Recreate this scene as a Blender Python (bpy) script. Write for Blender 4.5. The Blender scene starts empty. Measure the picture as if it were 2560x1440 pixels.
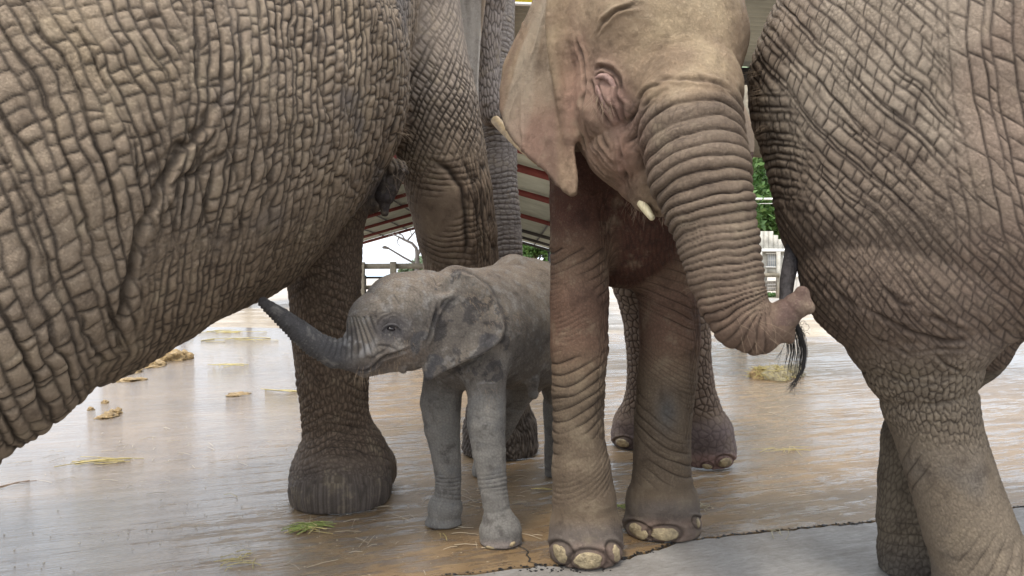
import bpy, math, random, time
import numpy as np
from mathutils import Vector, Matrix
from mathutils.bvhtree import BVHTree
T0 = time.time()
random.seed(7)
rng = np.random.default_rng(11)
sc = bpy.context.scene
COL = sc.collection

# ------------------------------------------------------------------ camera
CAM_H = 0.85
F = 1849.0                       # focal length in pixels of a 2560 wide picture (26 mm equivalent)
PITCH = math.atan(30.0 / F)
cd = bpy.data.cameras.new('camera')
cam = bpy.data.objects.new('camera', cd)
COL.objects.link(cam)
cam.location = (0, 0, CAM_H)
cam.rotation_euler = (math.radians(90) - PITCH, 0, 0)
cd.sensor_width = 36.0
cd.lens = 36.0 * F / 2560.0
cd.clip_start = 0.05
cd.clip_end = 3000
sc.camera = cam

# ------------------------------------------------------------------ light
SUN_EL, SUN_AZ = math.radians(66), math.radians(205)
w = bpy.data.worlds.new('World')
sc.world = w
w.use_nodes = True
nt = w.node_tree
for n in list(nt.nodes):
    nt.nodes.remove(n)
wo = nt.nodes.new('ShaderNodeOutputWorld')
bg = nt.nodes.new('ShaderNodeBackground')
sky = nt.nodes.new('ShaderNodeTexSky')
sky.sky_type = 'NISHITA'
sky.sun_disc = False
sky.sun_elevation = SUN_EL
sky.sun_rotation = SUN_AZ
sky.dust_density = 4.0
sky.air_density = 1.0
hs = nt.nodes.new('ShaderNodeHueSaturation')
hs.inputs['Saturation'].default_value = 0.22
hs.inputs['Value'].default_value = 1.0
mxw = nt.nodes.new('ShaderNodeMix')
mxw.data_type = 'RGBA'
mxw.inputs[0].default_value = 0.75
mxw.inputs[7].default_value = (14.2, 15.0, 16.3, 1)      # even cloud layer
nt.links.new(sky.outputs[0], hs.inputs['Color'])
nt.links.new(hs.outputs[0], mxw.inputs[6])
tcw = nt.nodes.new('ShaderNodeTexCoord')
sep = nt.nodes.new('ShaderNodeSeparateXYZ')
nt.links.new(tcw.outputs['Generated'], sep.inputs[0])
mr = nt.nodes.new('ShaderNodeMapRange')
mr.inputs['From Min'].default_value = 0.0
mr.inputs['From Max'].default_value = 1.0
mr.inputs['To Min'].default_value = 0.80
mr.inputs['To Max'].default_value = 1.55
nt.links.new(sep.outputs['Z'], mr.inputs['Value'])
vm = nt.nodes.new('ShaderNodeVectorMath'); vm.operation = 'SCALE'
nt.links.new(mxw.outputs[2], vm.inputs[0])
nt.links.new(mr.outputs[0], vm.inputs['Scale'])
nt.links.new(vm.outputs[0], bg.inputs[0])
bg.inputs[1].default_value = 0.088
nt.links.new(bg.outputs[0], wo.inputs[0])
sd = bpy.data.lights.new('sun', 'SUN')
sd.energy = 1.5
sd.angle = math.radians(10)
sd.color = (1.0, 0.90, 0.76)
sun = bpy.data.objects.new('sun', sd)
COL.objects.link(sun)
sun.location = (0, -5, 20)
# the sun stands behind and above the photographer, a little to the left
sdir = Vector((math.sin(SUN_AZ) * math.cos(SUN_EL), math.cos(SUN_AZ) * math.cos(SUN_EL), math.sin(SUN_EL)))
sun.rotation_euler = sdir.to_track_quat('Z', 'Y').to_euler()
sc.view_settings.view_transform = 'Standard'
sc.view_settings.look = 'None'
sc.view_settings.gamma = 1.0
sc.view_settings.use_curve_mapping = False
sc.view_settings.exposure = 0.80
sc.render.engine = 'CYCLES'
sc.cycles.max_bounces = 6

# ------------------------------------------------------------------ picking points
CAMP = np.array([0, 0, CAM_H])
FWD = np.array([0, math.cos(PITCH), -math.sin(PITCH)])
UP = np.array([0, math.sin(PITCH), math.cos(PITCH)])
RT = np.array([1.0, 0, 0])

def P(px, py, d):
    """the point at depth d seen at pixel (px, py) of the 2560x1440 photograph"""
    return CAMP + d * (FWD + RT * (px - 1280) / F + UP * (720 - py) / F)

def G(px, py, z=0.0):
    r = FWD + RT * (px - 1280) / F + UP * (720 - py) / F
    t = (z - CAM_H) / r[2]
    return CAMP + t * r

def proj(p):
    q = p - CAMP
    d = q @ FWD
    return 1280 + F * (q @ RT) / d, 720 - F * (q @ UP) / d, d

# ------------------------------------------------------------------ noise
def _hash(ix, iy, iz, seed=0):
    h = ix.astype(np.uint32) * np.uint32(374761393)
    h += iy.astype(np.uint32) * np.uint32(668265263)
    h += np.asarray(iz).astype(np.uint32) * np.uint32(2147483647)
    h += np.uint32((seed * 144665 + 77) & 0xffffffff)
    h ^= h >> np.uint32(13); h *= np.uint32(1274126177)
    h ^= h >> np.uint32(15); h *= np.uint32(2246822519)
    h ^= h >> np.uint32(16)
    return (h & np.uint32(0xffffff)).astype(np.float32) * np.float32(1 / 16777215.0)

ROT32 = (Matrix.Rotation(0.7, 3, 'X') @ Matrix.Rotation(0.5, 3, 'Y') @ Matrix.Rotation(0.9, 3, 'Z'))
ROT32 = np.array([list(r) for r in ROT32], np.float32)

def noise(p, scale, seed=0):
    """smooth value noise in -1..1"""
    q = (p * scale).astype(np.float32) @ ROT32 + np.float32(500.0)
    i = np.floor(q)
    f = q - i
    f = f * f * f * (f * (f * 6 - 15) + 10)
    i = i.astype(np.int32)
    r = 0
    for dx in (0, 1):
        wx = f[:, 0] if dx else 1 - f[:, 0]
        for dy in (0, 1):
            wy = f[:, 1] if dy else 1 - f[:, 1]
            for dz in (0, 1):
                wz = f[:, 2] if dz else 1 - f[:, 2]
                r = r + wx * wy * wz * _hash(i[:, 0] + dx, i[:, 1] + dy, i[:, 2] + dz, seed)
    return r * 2 - 1

def fbm(p, scale, oct=3, seed=0):
    r = 0
    a = 1.0
    t = 0
    for k in range(oct):
        r = r + a * noise(p, scale * 2.03 ** k, seed + k)
        t += a
        a *= 0.5
    return r / t

def voronoi(u, v, ju=0.8, jv=0.8, brick=True, seed=0):
    """distance to the cell border, and a random number per cell; cells stand in shifted columns"""
    u = np.asarray(u, np.float32) + np.float32(300); v = np.asarray(v, np.float32) + np.float32(300)
    iu = np.floor(u).astype(np.int32)
    z = np.zeros_like(iu)
    best = np.full(u.shape, 1e9, np.float32)
    pts = []
    bx = np.zeros_like(u); by = np.zeros_like(u); bid = np.zeros_like(u)
    for du in (-1, 0, 1):
        ci = iu + du
        off = _hash(ci, z, z, seed + 5) if brick else 0.0
        iv = np.floor(v - off).astype(np.int32)
        for dv in (-1, 0, 1):
            cj = iv + dv
            x = ci + 0.5 + (_hash(ci, cj, z, seed) - 0.5) * ju - u
            y = cj + off + 0.5 + (_hash(ci, cj, z, seed + 1) - 0.5) * jv - v
            d = x * x + y * y
            pts.append((x, y))
            m = d < best
            best = np.where(m, d, best)
            bx = np.where(m, x, bx); by = np.where(m, y, by)
            bid = np.where(m, _hash(ci, cj, z, seed + 2), bid)
    e = np.full(u.shape, 1e9)
    for x, y in pts:
        dx, dy = x - bx, y - by
        L = np.sqrt(dx * dx + dy * dy)
        t = (0.5 * (x + bx) * dx + 0.5 * (y + by) * dy) / np.maximum(L, 1e-6)
        e = np.where(L > 1e-5, np.minimum(e, t), e)
    return np.clip(e, 0, 1), bid

def sstep(a, b, x):
    t = np.clip((x - a) / (b - a), 0, 1)
    return t * t * (3 - 2 * t)

# ------------------------------------------------------------------ implicit bodies
def ball(px, py, r, d):
    return P(px, py, d), d * math.sin(math.atan(r / F))

def chain(pts):
    """pts: (px, py, half width in pixels, depth)"""
    return [ball(*q) for q in pts]

def d_roundcone(p, a, ra, b, rb):
    ab = b - a
    L2 = ab @ ab
    if L2 < 1e-9:
        return np.linalg.norm(p - a, axis=1) - ra
    t = np.clip(((p - a) @ ab) / L2, 0, 1)
    # shift so the tangent cone is met
    L = math.sqrt(L2)
    s = (ra - rb) / L
    if abs(s) < 0.98:
        q = (p - a) @ (ab / L)
        perp = np.sqrt(np.maximum(((p - a) ** 2).sum(1) - q * q, 0))
        t = np.clip((q + perp * s / math.sqrt(1 - s * s)) / L, 0, 1)
    c = a + t[:, None] * ab
    return np.linalg.norm(p - c, axis=1) - (ra + t * (rb - ra))

def smin(a, b, k):
    h = np.maximum(k - np.abs(a - b), 0) / k
    return np.minimum(a, b) - h * h * k * 0.25

class Body:
    def __init__(self, name):
        self.name = name
        self.groups = []
        self.chains = {}
    def add_chain(self, pts, k=0.05, key=None, ground=None, ik=0.0, flat=None):
        c = chain(pts)
        A = np.array([q[0] for q in c]); R = np.array([q[1] for q in c])
        lo = (A - R[:, None]).min(0); hi = (A + R[:, None]).max(0)
        self.groups.append(dict(t='chain', A=A, R=R, k=k, lo=lo, hi=hi, ik=ik))
        if key:
            self.chains[key] = (A, R)
        return self
    def add_ell(self, c, ax, rad, k=0.1):
        """ellipsoid, ax: 3x3 rows = axes"""
        c = np.array(c); ax = np.array(ax, float); rad = np.array(rad, float)
        m = rad.max()
        self.groups.append(dict(t='ell', c=c, ax=ax, rad=rad, k=k, lo=c - m, hi=c + m))
        return self
    def add_sheet(self, poly, depth, t, k=0.02):
        """a thin leaf of skin: outline poly in pixels, depth(px, py) in metres, half thickness t"""
        poly = np.array(poly, float)
        pts = np.array([P(x, y, depth(np.array([x]), np.array([y]))[0]) for x, y in poly])
        self.groups.append(dict(t='sheet', poly=poly, depth=depth, th=t, k=k, lo=pts.min(0) - 0.08, hi=pts.max(0) + 0.08))
        return self
    def gd(self, g, p):
        if g['t'] == 'chain':
            A, R = g['A'], g['R']
            r = None
            n = len(A)
            if n == 1:
                return np.linalg.norm(p - A[0], axis=1) - R[0]
            for i in range(n - 1):
                q = d_roundcone(p, A[i], R[i], A[i + 1], R[i + 1])
                r = q if r is None else (smin(r, q, g['ik']) if g['ik'] > 0 else np.minimum(r, q))
            return r
        if g['t'] == 'ell':
            q = (p - g['c']) @ g['ax'].T
            k0 = np.linalg.norm(q / g['rad'], axis=1)
            k1 = np.linalg.norm(q / g['rad'] ** 2, axis=1)
            return k0 * (k0 - 1) / np.maximum(k1, 1e-6)
        px, py, d = proj(p)
        poly = g['poly']
        sgn = np.ones(len(px)); dd = np.full(len(px), 1e18)
        n = len(poly)
        for i in range(n):
            ax_, ay_ = poly[i]; bx_, by_ = poly[(i + 1) % n]
            ex, ey = bx_ - ax_, by_ - ay_
            wx, wy = px - ax_, py - ay_
            tt = np.clip((wx * ex + wy * ey) / (ex * ex + ey * ey), 0, 1)
            dd = np.minimum(dd, (wx - ex * tt) ** 2 + (wy - ey * tt) ** 2)
            c1 = py >= ay_; c2 = py < by_; c3 = ex * wy > ey * wx
            fl = (c1 & c2 & c3) | (~c1 & ~c2 & ~c3)
            sgn = np.where(fl, -sgn, sgn)
        d2 = sgn * np.sqrt(dd) * d / F
        th = g['th']
        w_ = np.abs(d - g['depth'](px, py)) * 0.85
        x = np.maximum(d2 + th, 0)
        return np.sqrt(x * x + w_ * w_) - th
    def __call__(self, p):
        D = np.full(len(p), 0.5)
        for g in self.groups:
            m = 0.03 + g['k']
            sel = np.all((p > g['lo'] - m - 0.06) & (p < g['hi'] + m + 0.06), axis=1)
            if not sel.any():
                continue
            idx = np.nonzero(sel)[0]
            D[idx] = smin(D[idx], self.gd(g, p[idx]), g['k'])
        # everything stands on the ground
        return np.maximum(D, 0.004 - p[:, 2])
    def grad(self, p, e=0.004):
        K = np.array([[1, -1, -1], [-1, -1, 1], [-1, 1, -1], [1, 1, 1]], float)
        g = 0
        for k in K:
            g = g + k * self(p + e * k)[:, None]
        return g / np.maximum(np.linalg.norm(g, axis=1, keepdims=True), 1e-9)
    def hit(self, px, py):
        r = FWD + RT * (px - 1280) / F + UP * (720 - py) / F
        L = np.linalg.norm(r)
        loc, nrm, idx, dist = self.bvh.ray_cast(Vector(CAMP), Vector(r / L))
        if loc is None:
            return None, None
        n = np.array(nrm)
        if n @ r > 0: n = -n
        return np.array(loc), n

def surface_net(body, h):
    lo = np.min([g['lo'] for g in body.groups], axis=0) - 0.05
    hi = np.max([g['hi'] for g in body.groups], axis=0) + 0.05
    lo[2] = -0.03
    B = 4
    nb = np.ceil((hi - lo) / (h * B)).astype(int) + 1
    bc = [lo[i] + (np.arange(nb[i]) + 0.5) * B * h for i in range(3)]
    X = np.stack(np.meshgrid(*bc, indexing='ij'), -1).reshape(-1, 3)
    Db = body(X)
    near = np.abs(Db) < B * h * 1.25 + 0.03
    n = nb * B
    D = np.repeat(np.repeat(np.repeat(Db.reshape(nb).astype(np.float32), B, 0), B, 1), B, 2)
    bi = np.stack(np.unravel_index(np.nonzero(near)[0], nb), -1)
    loc = np.stack(np.meshgrid(*[np.arange(B)] * 3, indexing='ij'), -1).reshape(-1, 3)
    gi = (bi[:, None, :] * B + loc[None]).reshape(-1, 3)
    for s in range(0, len(gi), 400000):
        q = gi[s:s + 400000]
        D[q[:, 0], q[:, 1], q[:, 2]] = body(lo + q * h)
    S = D < 0
    cnt = np.zeros(tuple(np.array(S.shape) - 1), np.int8)
    for a in (0, 1):
        for b in (0, 1):
            for c in (0, 1):
                cnt += S[a:S.shape[0] - 1 + a, b:S.shape[1] - 1 + b, c:S.shape[2] - 1 + c]
    act = (cnt > 0) & (cnt < 8)
    ci = np.stack(np.nonzero(act), -1)
    idx = np.full(act.shape, -1, np.int64)
    idx[act] = np.arange(len(ci))
    corners = np.array([[a, b, c] for a in (0, 1) for b in (0, 1) for c in (0, 1)])
    V = np.stack([D[ci[:, 0] + a, ci[:, 1] + b, ci[:, 2] + c] for a, b, c in corners], 1)
    acc = np.zeros((len(ci), 3)); num = np.zeros(len(ci))
    for i in range(8):
        for j in range(i + 1, 8):
            if np.abs(corners[i] - corners[j]).sum() == 1:
                vi, vj = V[:, i], V[:, j]
                m = (vi < 0) != (vj < 0)
                t = np.where(m, vi / np.where(m, vi - vj, 1), 0)
                acc += m[:, None] * (corners[i] + t[:, None] * (corners[j] - corners[i]))
                num += m
    verts = lo + (ci + acc / num[:, None]) * h
    quads = []
    for ax in range(3):
        sl0 = [slice(None)] * 3; sl1 = [slice(None)] * 3
        sl0[ax] = slice(0, -1); sl1[ax] = slice(1, None)
        a, b = S[tuple(sl0)], S[tuple(sl1)]
        e = np.stack(np.nonzero(a != b), -1)
        o1, o2 = (ax + 1) % 3, (ax + 2) % 3
        e = e[(e[:, o1] > 0) & (e[:, o2] > 0)]
        e = e[(e[:, 0] < act.shape[0]) & (e[:, 1] < act.shape[1]) & (e[:, 2] < act.shape[2])]
        def at(du, dv):
            q = e.copy(); q[:, o1] += du; q[:, o2] += dv
            return idx[q[:, 0], q[:, 1], q[:, 2]]
        q = np.stack([at(-1, -1), at(0, -1), at(0, 0), at(-1, 0)], 1)
        ins = S[e[:, 0], e[:, 1], e[:, 2]]
        q[~ins] = q[~ins][:, ::-1]
        quads.append(q[(q >= 0).all(1)])
    return verts, np.concatenate(quads)

def refine(body, verts, quads, k, limit=None):
    """project on the surface; split the quads that matter k x k, leaving no open seams"""
    for _ in range(2):
        n = body.grad(verts)
        verts = verts - n * body(verts)[:, None]
    body.bvh = BVHTree.FromPolygons(verts.tolist(), quads.tolist())
    px, py, d = proj(verts)
    view = (verts - CAMP) / np.linalg.norm(verts - CAMP, axis=1, keepdims=True)
    vis = (px > -90) & (px < 2650) & (py > -70) & (py < 1510) & (d > 0.3) & ((n * view).sum(1) < 0.15)
    for i in np.nonzero(vis)[0]:
        dv = verts[i] - CAMP; L_ = float(np.linalg.norm(dv))
        if body.bvh.ray_cast(Vector(CAMP), Vector(dv / L_), L_ - 0.05)[0] is not None:
            vis[i] = False
    for _ in range(2):
        fv = vis[quads].any(1)
        vis[quads[fv].ravel()] = True
    fine = vis[quads].any(1)
    fq, cq = quads[fine], quads[~fine]
    nf = len(fq)
    # edges
    E = np.stack([fq, np.roll(fq, -1, 1)], -1)          # nf,4,2
    Es = np.sort(E, -1).reshape(-1, 2)
    key = Es[:, 0] * (len(verts) + 1) + Es[:, 1]
    uk, inv = np.unique(key, return_inverse=True)
    Ec = np.sort(np.stack([cq, np.roll(cq, -1, 1)], -1), -1).reshape(-1, 2)
    kc = Ec[:, 0] * (len(verts) + 1) + Ec[:, 1]
    frozen = np.isin(uk, kc)
    ua, ub = uk // (len(verts) + 1), uk % (len(verts) + 1)
    nv = len(verts)
    ts = np.arange(1, k) / k
    ev = verts[ua][:, None] * (1 - ts[None, :, None]) + verts[ub][:, None] * ts[None, :, None]
    ebase = nv
    ibase = nv + len(uk) * (k - 1)
    c = verts[fq]
    s, t = np.meshgrid(ts, ts, indexing='ij')           # s along 0->1, t along 0->3
    s_, t_ = s.ravel()[None, :, None], t.ravel()[None, :, None]
    iv = (c[:, None, 0] * (1 - s_) + c[:, None, 1] * s_) * (1 - t_) + (c[:, None, 3] * (1 - s_) + c[:, None, 2] * s_) * t_
    allv = np.concatenate([verts, ev.reshape(-1, 3), iv.reshape(-1, 3)])
    Gd = np.zeros((nf, k + 1, k + 1), np.int64)         # [i along s][j along t]
    Gd[:, 0, 0] = fq[:, 0]; Gd[:, k, 0] = fq[:, 1]; Gd[:, k, k] = fq[:, 2]; Gd[:, 0, k] = fq[:, 3]
    inv = inv.reshape(nf, 4)
    fwd = E[:, :, 0] < E[:, :, 1]
    for e in range(4):
        ids = ebase + inv[:, e][:, None] * (k - 1) + np.arange(k - 1)[None]
        ids = np.where(fwd[:, e][:, None], ids, ids[:, ::-1])
        if e == 0: Gd[:, 1:k, 0] = ids
        if e == 1: Gd[:, k, 1:k] = ids
        if e == 2: Gd[:, 1:k, k] = ids[:, ::-1]
        if e == 3: Gd[:, 0, 1:k] = ids[:, ::-1]
    Gd[:, 1:k, 1:k] = (ibase + np.arange(nf)[:, None] * (k - 1) ** 2 + np.arange((k - 1) ** 2)[None]).reshape(nf, k - 1, k - 1)
    q = np.stack([Gd[:, :-1, :-1], Gd[:, 1:, :-1], Gd[:, 1:, 1:], Gd[:, :-1, 1:]], -1).reshape(-1, 4)
    # project the new points
    new = allv[nv:]
    g = body.grad(new)
    new = new - g * body(new)[:, None]
    allv[nv:] = new
    n2 = np.concatenate([n, g])
    fr = dict(e=np.nonzero(frozen)[0], ua=ua, ub=ub, ebase=ebase, k=k, ts=ts)
    return allv, np.concatenate([cq, q]), n2, fr

def relock(v, fr):
    for j, t in enumerate(fr['ts']):
        e = fr['e']
        v[fr['ebase'] + e * (fr['k'] - 1) + j] = v[fr['ua'][e]] * (1 - t) + v[fr['ub'][e]] * t
    return v

def tag(o, label=None, cat=None, group=None, kind=None):
    if label: o['label'] = label
    if cat: o['category'] = cat
    if group: o['group'] = group
    if kind: o['kind'] = kind
    return o

def mesh_from(name, v, f, mat=None, parent=None, smooth=True, attrs=None):
    me = bpy.data.meshes.new(name)
    v = np.asarray(v, np.float32); f = np.asarray(f, np.int32)
    me.vertices.add(len(v)); me.vertices.foreach_set('co', v.ravel())
    me.loops.add(f.size); me.loops.foreach_set('vertex_index', f.ravel())
    me.polygons.add(len(f))
    me.polygons.foreach_set('loop_start', np.arange(0, f.size, f.shape[1], dtype=np.int32))
    if smooth:
        me.polygons.foreach_set('use_smooth', np.ones(len(f), bool))
    if attrs:
        for k, a in attrs.items():
            if a.ndim == 1:
                at = me.attributes.new(k, 'FLOAT', 'POINT'); at.data.foreach_set('value', a.astype(np.float32))
            else:
                at = me.attributes.new(k, 'FLOAT_VECTOR', 'POINT'); at.data.foreach_set('vector', a.astype(np.float32).ravel())
    me.update(calc_edges=True)
    me.validate()
    o = bpy.data.objects.new(name, me)
    COL.objects.link(o)
    if mat: me.materials.append(mat)
    if parent is not None:
        o.parent = parent
    return o

def chain_coords(p, A):
    """nearest place on the polyline A: arc length s, angle phi, distance"""
    best = np.full(len(p), 1e9); S = np.zeros(len(p)); C = np.zeros((len(p), 3)); Tn = np.zeros((len(p), 3))
    acc = 0.0
    tans = A[1:] - A[:-1]
    L = np.linalg.norm(tans, axis=1)
    tn = tans / L[:, None]
    # vertex tangents so that the coordinate turns smoothly at the bends
    vt = np.concatenate([tn[:1], tn[:-1] + tn[1:], tn[-1:]]); vt /= np.linalg.norm(vt, axis=1, keepdims=True)
    for i in range(len(A) - 1):
        # s where the plane turning from vt[i] to vt[i+1] passes through p
        a = ((p - A[i]) * vt[i]).sum(1)
        b = ((A[i + 1] - p) * vt[i + 1]).sum(1)
        den = a + b
        t = np.where(np.abs(den) > 1e-6, a / np.where(np.abs(den) > 1e-6, den, 1), 0)
        if i == 0: tc = np.clip(t, -2.0, 1)
        elif i == len(A) - 2: tc = np.clip(t, 0, 3)
        else: tc = np.clip(t, 0, 1)
        c = A[i] + tc[:, None] * tans[i]
        over = np.abs(t - tc) * (den > 0) + 3.0 * (den <= 0)
        d = np.linalg.norm(p - c, axis=1) + 2.0 * np.minimum(over, 3.0) * L[i]
        m = d < best
        best = np.where(m, d, best); S = np.where(m, acc + tc * L[i], S)
        C[m] = c[m]; Tn[m] = tn[i]
        acc += L[i]
    r = p - C
    phi = np.arctan2(r[:, 0], -r[:, 1])                 # 0 faces the camera
    return S, phi, best

# ------------------------------------------------------------------ the four elephants as implicit bodies
def g_y(d):                       # pixel row of the ground at depth d
    return 690 + CAM_H * F / d

def leg(body, pts, key, k=0.06):
    body.add_chain(pts, k=k, key=key)

# --- A: the big elephant on the left, walking away to the right
A = Body('A')
A.add_chain([(540, 200, 492, 2.40), (420, 300, 524, 2.2), (240, 320, 595, 2.00)], k=0.10, key='belly')
A.add_chain([(260, 320, 600, 2.00), (60, 520, 505, 1.8), (-185, 720, 480, 1.62)], k=0.10)
A.add_chain([(760, -60, 330, 3.00), (540, 100, 480, 2.45)], k=0.10)
A.add_chain([(-600, 200, 560, 1.75), (-200, 100, 560, 1.9)], k=0.2)
A.add_chain([(-190, 690, 450, 1.62), (-440, 1090, 350, 1.52), (-760, 1500, 200, 1.42), (-800, 1640, 250, 1.40)], k=0.10, key='thigh')
A.add_chain([(-800, 500, 380, 1.9), (-600, 1100, 200, 2.1), (-560, 1280, 200, 2.1)], k=0.10)
A.add_chain([(1020, -80, 118, 3.05), (1050, 130, 117, 3.05), (1083, 260, 114, 3.05), (1104, 380, 112, 3.08), (1124, 480, 108, 3.1), (1142, 580, 102, 3.15),
             (1156, 670, 94, 3.2), (1172, 780, 86, 3.3), (1202, 880, 74, 3.4), (1235, 975, 68, 3.48), (1246, 1035, 84, 3.52), (1250, 1078, 96, 3.55), (1250, 1100, 99, 3.55)], k=0.05, ik=0.008, key='legfar')
A.add_chain([(870, 330, 150, 2.9), (835, 450, 108, 2.86), (818, 580, 90, 2.84), (812, 720, 90, 2.84), (820, 850, 88, 2.84), (832, 950, 90, 2.84), (838, 1040, 84, 2.84),
             (842, 1088, 86, 2.84), (848, 1128, 98, 2.83), (852, 1160, 115, 2.82), (852, 1192, 127, 2.81), (852, 1208, 129, 2.80)], k=0.05, ik=0.006, key='legnear')
A.add_chain([(880, 1120, 74, 2.86), (906, 1168, 88, 2.97)], k=0.06)
# teats between the front legs
A.add_chain([(985, 430, 40, 2.75), (962, 490, 26, 2.75), (962, 532, 11, 2.75)], k=0.03)
A.add_chain([(925, 500, 30, 2.9), (935, 515, 18, 2.9)], k=0.03)
# neck and head, mostly hidden
A.add_chain([(1000, -300, 260, 3.2), (1090, -330, 230, 3.6), (1150, -200, 150, 3.75)], k=0.10)
A.add_chain([(1160, -120, 95, 3.6), (1205, 0, 62, 3.6), (1214, 90, 42, 3.6), (1220, 180, 30, 3.6), (1228, 262, 37, 3.6), (1232, 285, 34, 3.6)], k=0.04, key='jaw')
A.add_chain([(1180, -60, 120, 3.85), (1225, 180, 66, 3.85), (1240, 330, 54, 3.8), (1243, 450, 51, 3.8), (1254, 560, 50, 3.8), (1262, 660, 47, 3.8), (1266, 780, 40, 3.8), (1262, 900, 34, 3.78)], k=0.03, key='trunk')
A.add_sheet([(1060, -320), (1100, -100), (1122, 0), (1132, 35), (1136, 60), (1150, 105), (1158, 115), (1164, 155), (1180, 180), (1176, 200), (1182, 222), (1178, 245), (1188, 298), (1195, 300),
             (1196, 200), (1202, 100), (1215, 0), (1235, -150), (1230, -320)],
            lambda x, y: 3.42 - (y / 1000.0) * 0.1, 0.010, k=0.012)

# --- B: the young elephant that faces us
Bm = Body('B')
Bm.add_chain([(1578, 300, 225, 2.50), (1568, 420, 195, 2.44), (1562, 545, 178, 2.45)], k=0.08)
Bm.add_chain([(1585, 330, 215, 2.50), (1640, 330, 208, 3.10), (1682, 370, 195, 3.55)], k=0.08)
Bm.add_chain([(1456, 400, 84, 2.30), (1452, 500, 78, 2.28), (1449, 620, 74, 2.26), (1449, 750, 74, 2.25), (1449, 870, 73, 2.25), (1446, 980, 67, 2.24), (1446, 1080, 65, 2.24),
              (1453, 1170, 74, 2.24), (1460, 1250, 80, 2.24), (1463, 1320, 89, 2.24), (1464, 1356, 91, 2.235)], k=0.05, ik=0.008, key='leg1')
Bm.add_chain([(1655, 480, 100, 2.45), (1665, 620, 86, 2.46), (1672, 750, 78, 2.46), (1675, 850, 75, 2.46), (1667, 950, 74, 2.46), (1657, 1050, 71, 2.46), (1655, 1140, 71, 2.46),
              (1655, 1205, 75, 2.46), (1655, 1258, 91, 2.465), (1655, 1294, 98, 2.47)], k=0.05, ik=0.008, key='leg2')
Bm.add_chain([(1620, 500, 130, 3.6), (1606, 700, 78, 3.66), (1617, 830, 55, 3.68), (1619, 940, 50, 3.69), (1611, 1010, 51, 3.7), (1592, 1060, 58, 3.7), (1587, 1085, 60, 3.7)], k=0.06, ik=0.018, key='hind1')
Bm.add_chain([(1745, 480, 130, 3.3), (1716, 700, 70, 3.30), (1722, 850, 53, 3.31), (1730, 950, 52, 3.31), (1742, 1020, 57, 3.32), (1764, 1080, 66, 3.32), (1774, 1122, 66, 3.32)], k=0.06, ik=0.018, key='hind2')
# head
Bm.add_chain([(1640, 95, 222, 1.98), (1600, -190, 230, 2.15)], k=0.06)
Bm.add_chain([(1555, 120, 190, 2.05), (1560, 250, 130, 1.96), (1590, 350, 105, 1.95), (1640, 450, 72, 1.95)], k=0.07)
Bm.add_chain([(1570, 120, 210, 2.2), (1570, 250, 190, 2.42)], k=0.06)
Bm.add_chain([(1490, 300, 78, 2.06), (1530, 385, 62, 2.02), (1590, 430, 60, 2.0)], k=0.06)
Bm.add_chain([(1690, 150, 165, 1.90), (1713, 235, 143, 1.84), (1728, 330, 134, 1.77), (1752, 430, 126, 1.72), (1773, 520, 115, 1.70), (1794, 600, 104, 1.69), (1812, 680, 96, 1.68),
              (1829, 745, 87, 1.67), (1853, 797, 80, 1.66), (1888, 824, 66, 1.65), (1926, 812, 52, 1.65)], k=0.05, key='trunk')
Bm.add_chain([(1925, 811, 49, 1.65), (1962, 786, 39, 1.64), (1988, 765, 32, 1.63)], k=0.010)
Bm.add_chain([(1975, 775, 26, 1.635), (2005, 733, 17, 1.62)], k=0.006)
Bm.add_chain([(1975, 785, 26, 1.635), (2020, 772, 14, 1.61)], k=0.006)
Bm.add_chain([(2005, 731, 13, 1.62), (2022, 768, 14, 1.61)], k=0.008)
Bm.add_chain([(1935, 818, 38, 1.65), (1962, 832, 25, 1.65), (1973, 846, 14, 1.65)], k=0.008)
Bm.add_chain([(1655, 505, 34, 1.92), (1615, 500, 26, 1.93)], k=0.03)
def b_ear(x, y):
    t = (x - 1250) / 190.0
    return 2.16 - 0.18 * t + 0.025 * np.sin(x / 26.0 + y / 140.0) * np.clip(1 - t, 0, 1) * 0.6
Bm.add_sheet([(1440, -320), (1390, -200), (1350, -60), (1322, 15), (1300, 62), (1275, 115), (1256, 165), (1248, 225), (1249, 275), (1262, 318), (1290, 360), (1325, 396), (1355, 424), (1382, 455), (1405, 477),
              (1428, 492), (1441, 487), (1445, 452), (1440, 400), (1434, 345), (1420, 290), (1402, 245), (1392, 180), (1400, 80), (1420, -60), (1480, -200)],
             b_ear, 0.0125, k=0.018)
Bm.add_chain([(1400, -60, 30, 1.99), (1386, 60, 24, 1.985), (1392, 170, 20, 1.985), (1408, 260, 16, 1.985), (1428, 340, 12, 1.985)], k=0.03)

# --- C: the elephant on the right, seen from its hind quarter
Cm = Body('C')
Cm.add_chain([(2335, 200, 455, 1.95), (2700, 250, 520, 1.95), (3300, 250, 500, 2.0)], k=0.08)
Cm.add_chain([(2312, 325, 436, 1.92), (2318, 480, 372, 1.90), (2266, 655, 262, 1.86), (2293, 800, 185, 1.85), (2302, 900, 140, 1.85), (2322, 1005, 112, 1.85), (2350, 1100, 102, 1.85), (2385, 1210, 102, 1.85),
              (2425, 1330, 108, 1.85), (2470, 1440, 125, 1.85), (2490, 1515, 150, 1.85), (2495, 1540, 155, 1.85)], k=0.08, key='leg')
Cm.add_chain([(2560, 500, 345, 1.86), (2760, 440, 420, 1.86)], k=0.12)
Cm.add_chain([(2480, 700, 150, 2.05), (2400, 860, 110, 2.1), (2310, 1000, 76, 2.12), (2288, 1100, 78, 2.12), (2278, 1200, 76, 2.12), (2276, 1300, 78, 2.12), (2290, 1380, 90, 2.12), (2296, 1420, 98, 2.12)], k=0.05, ik=0.008, key='legfar')
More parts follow.
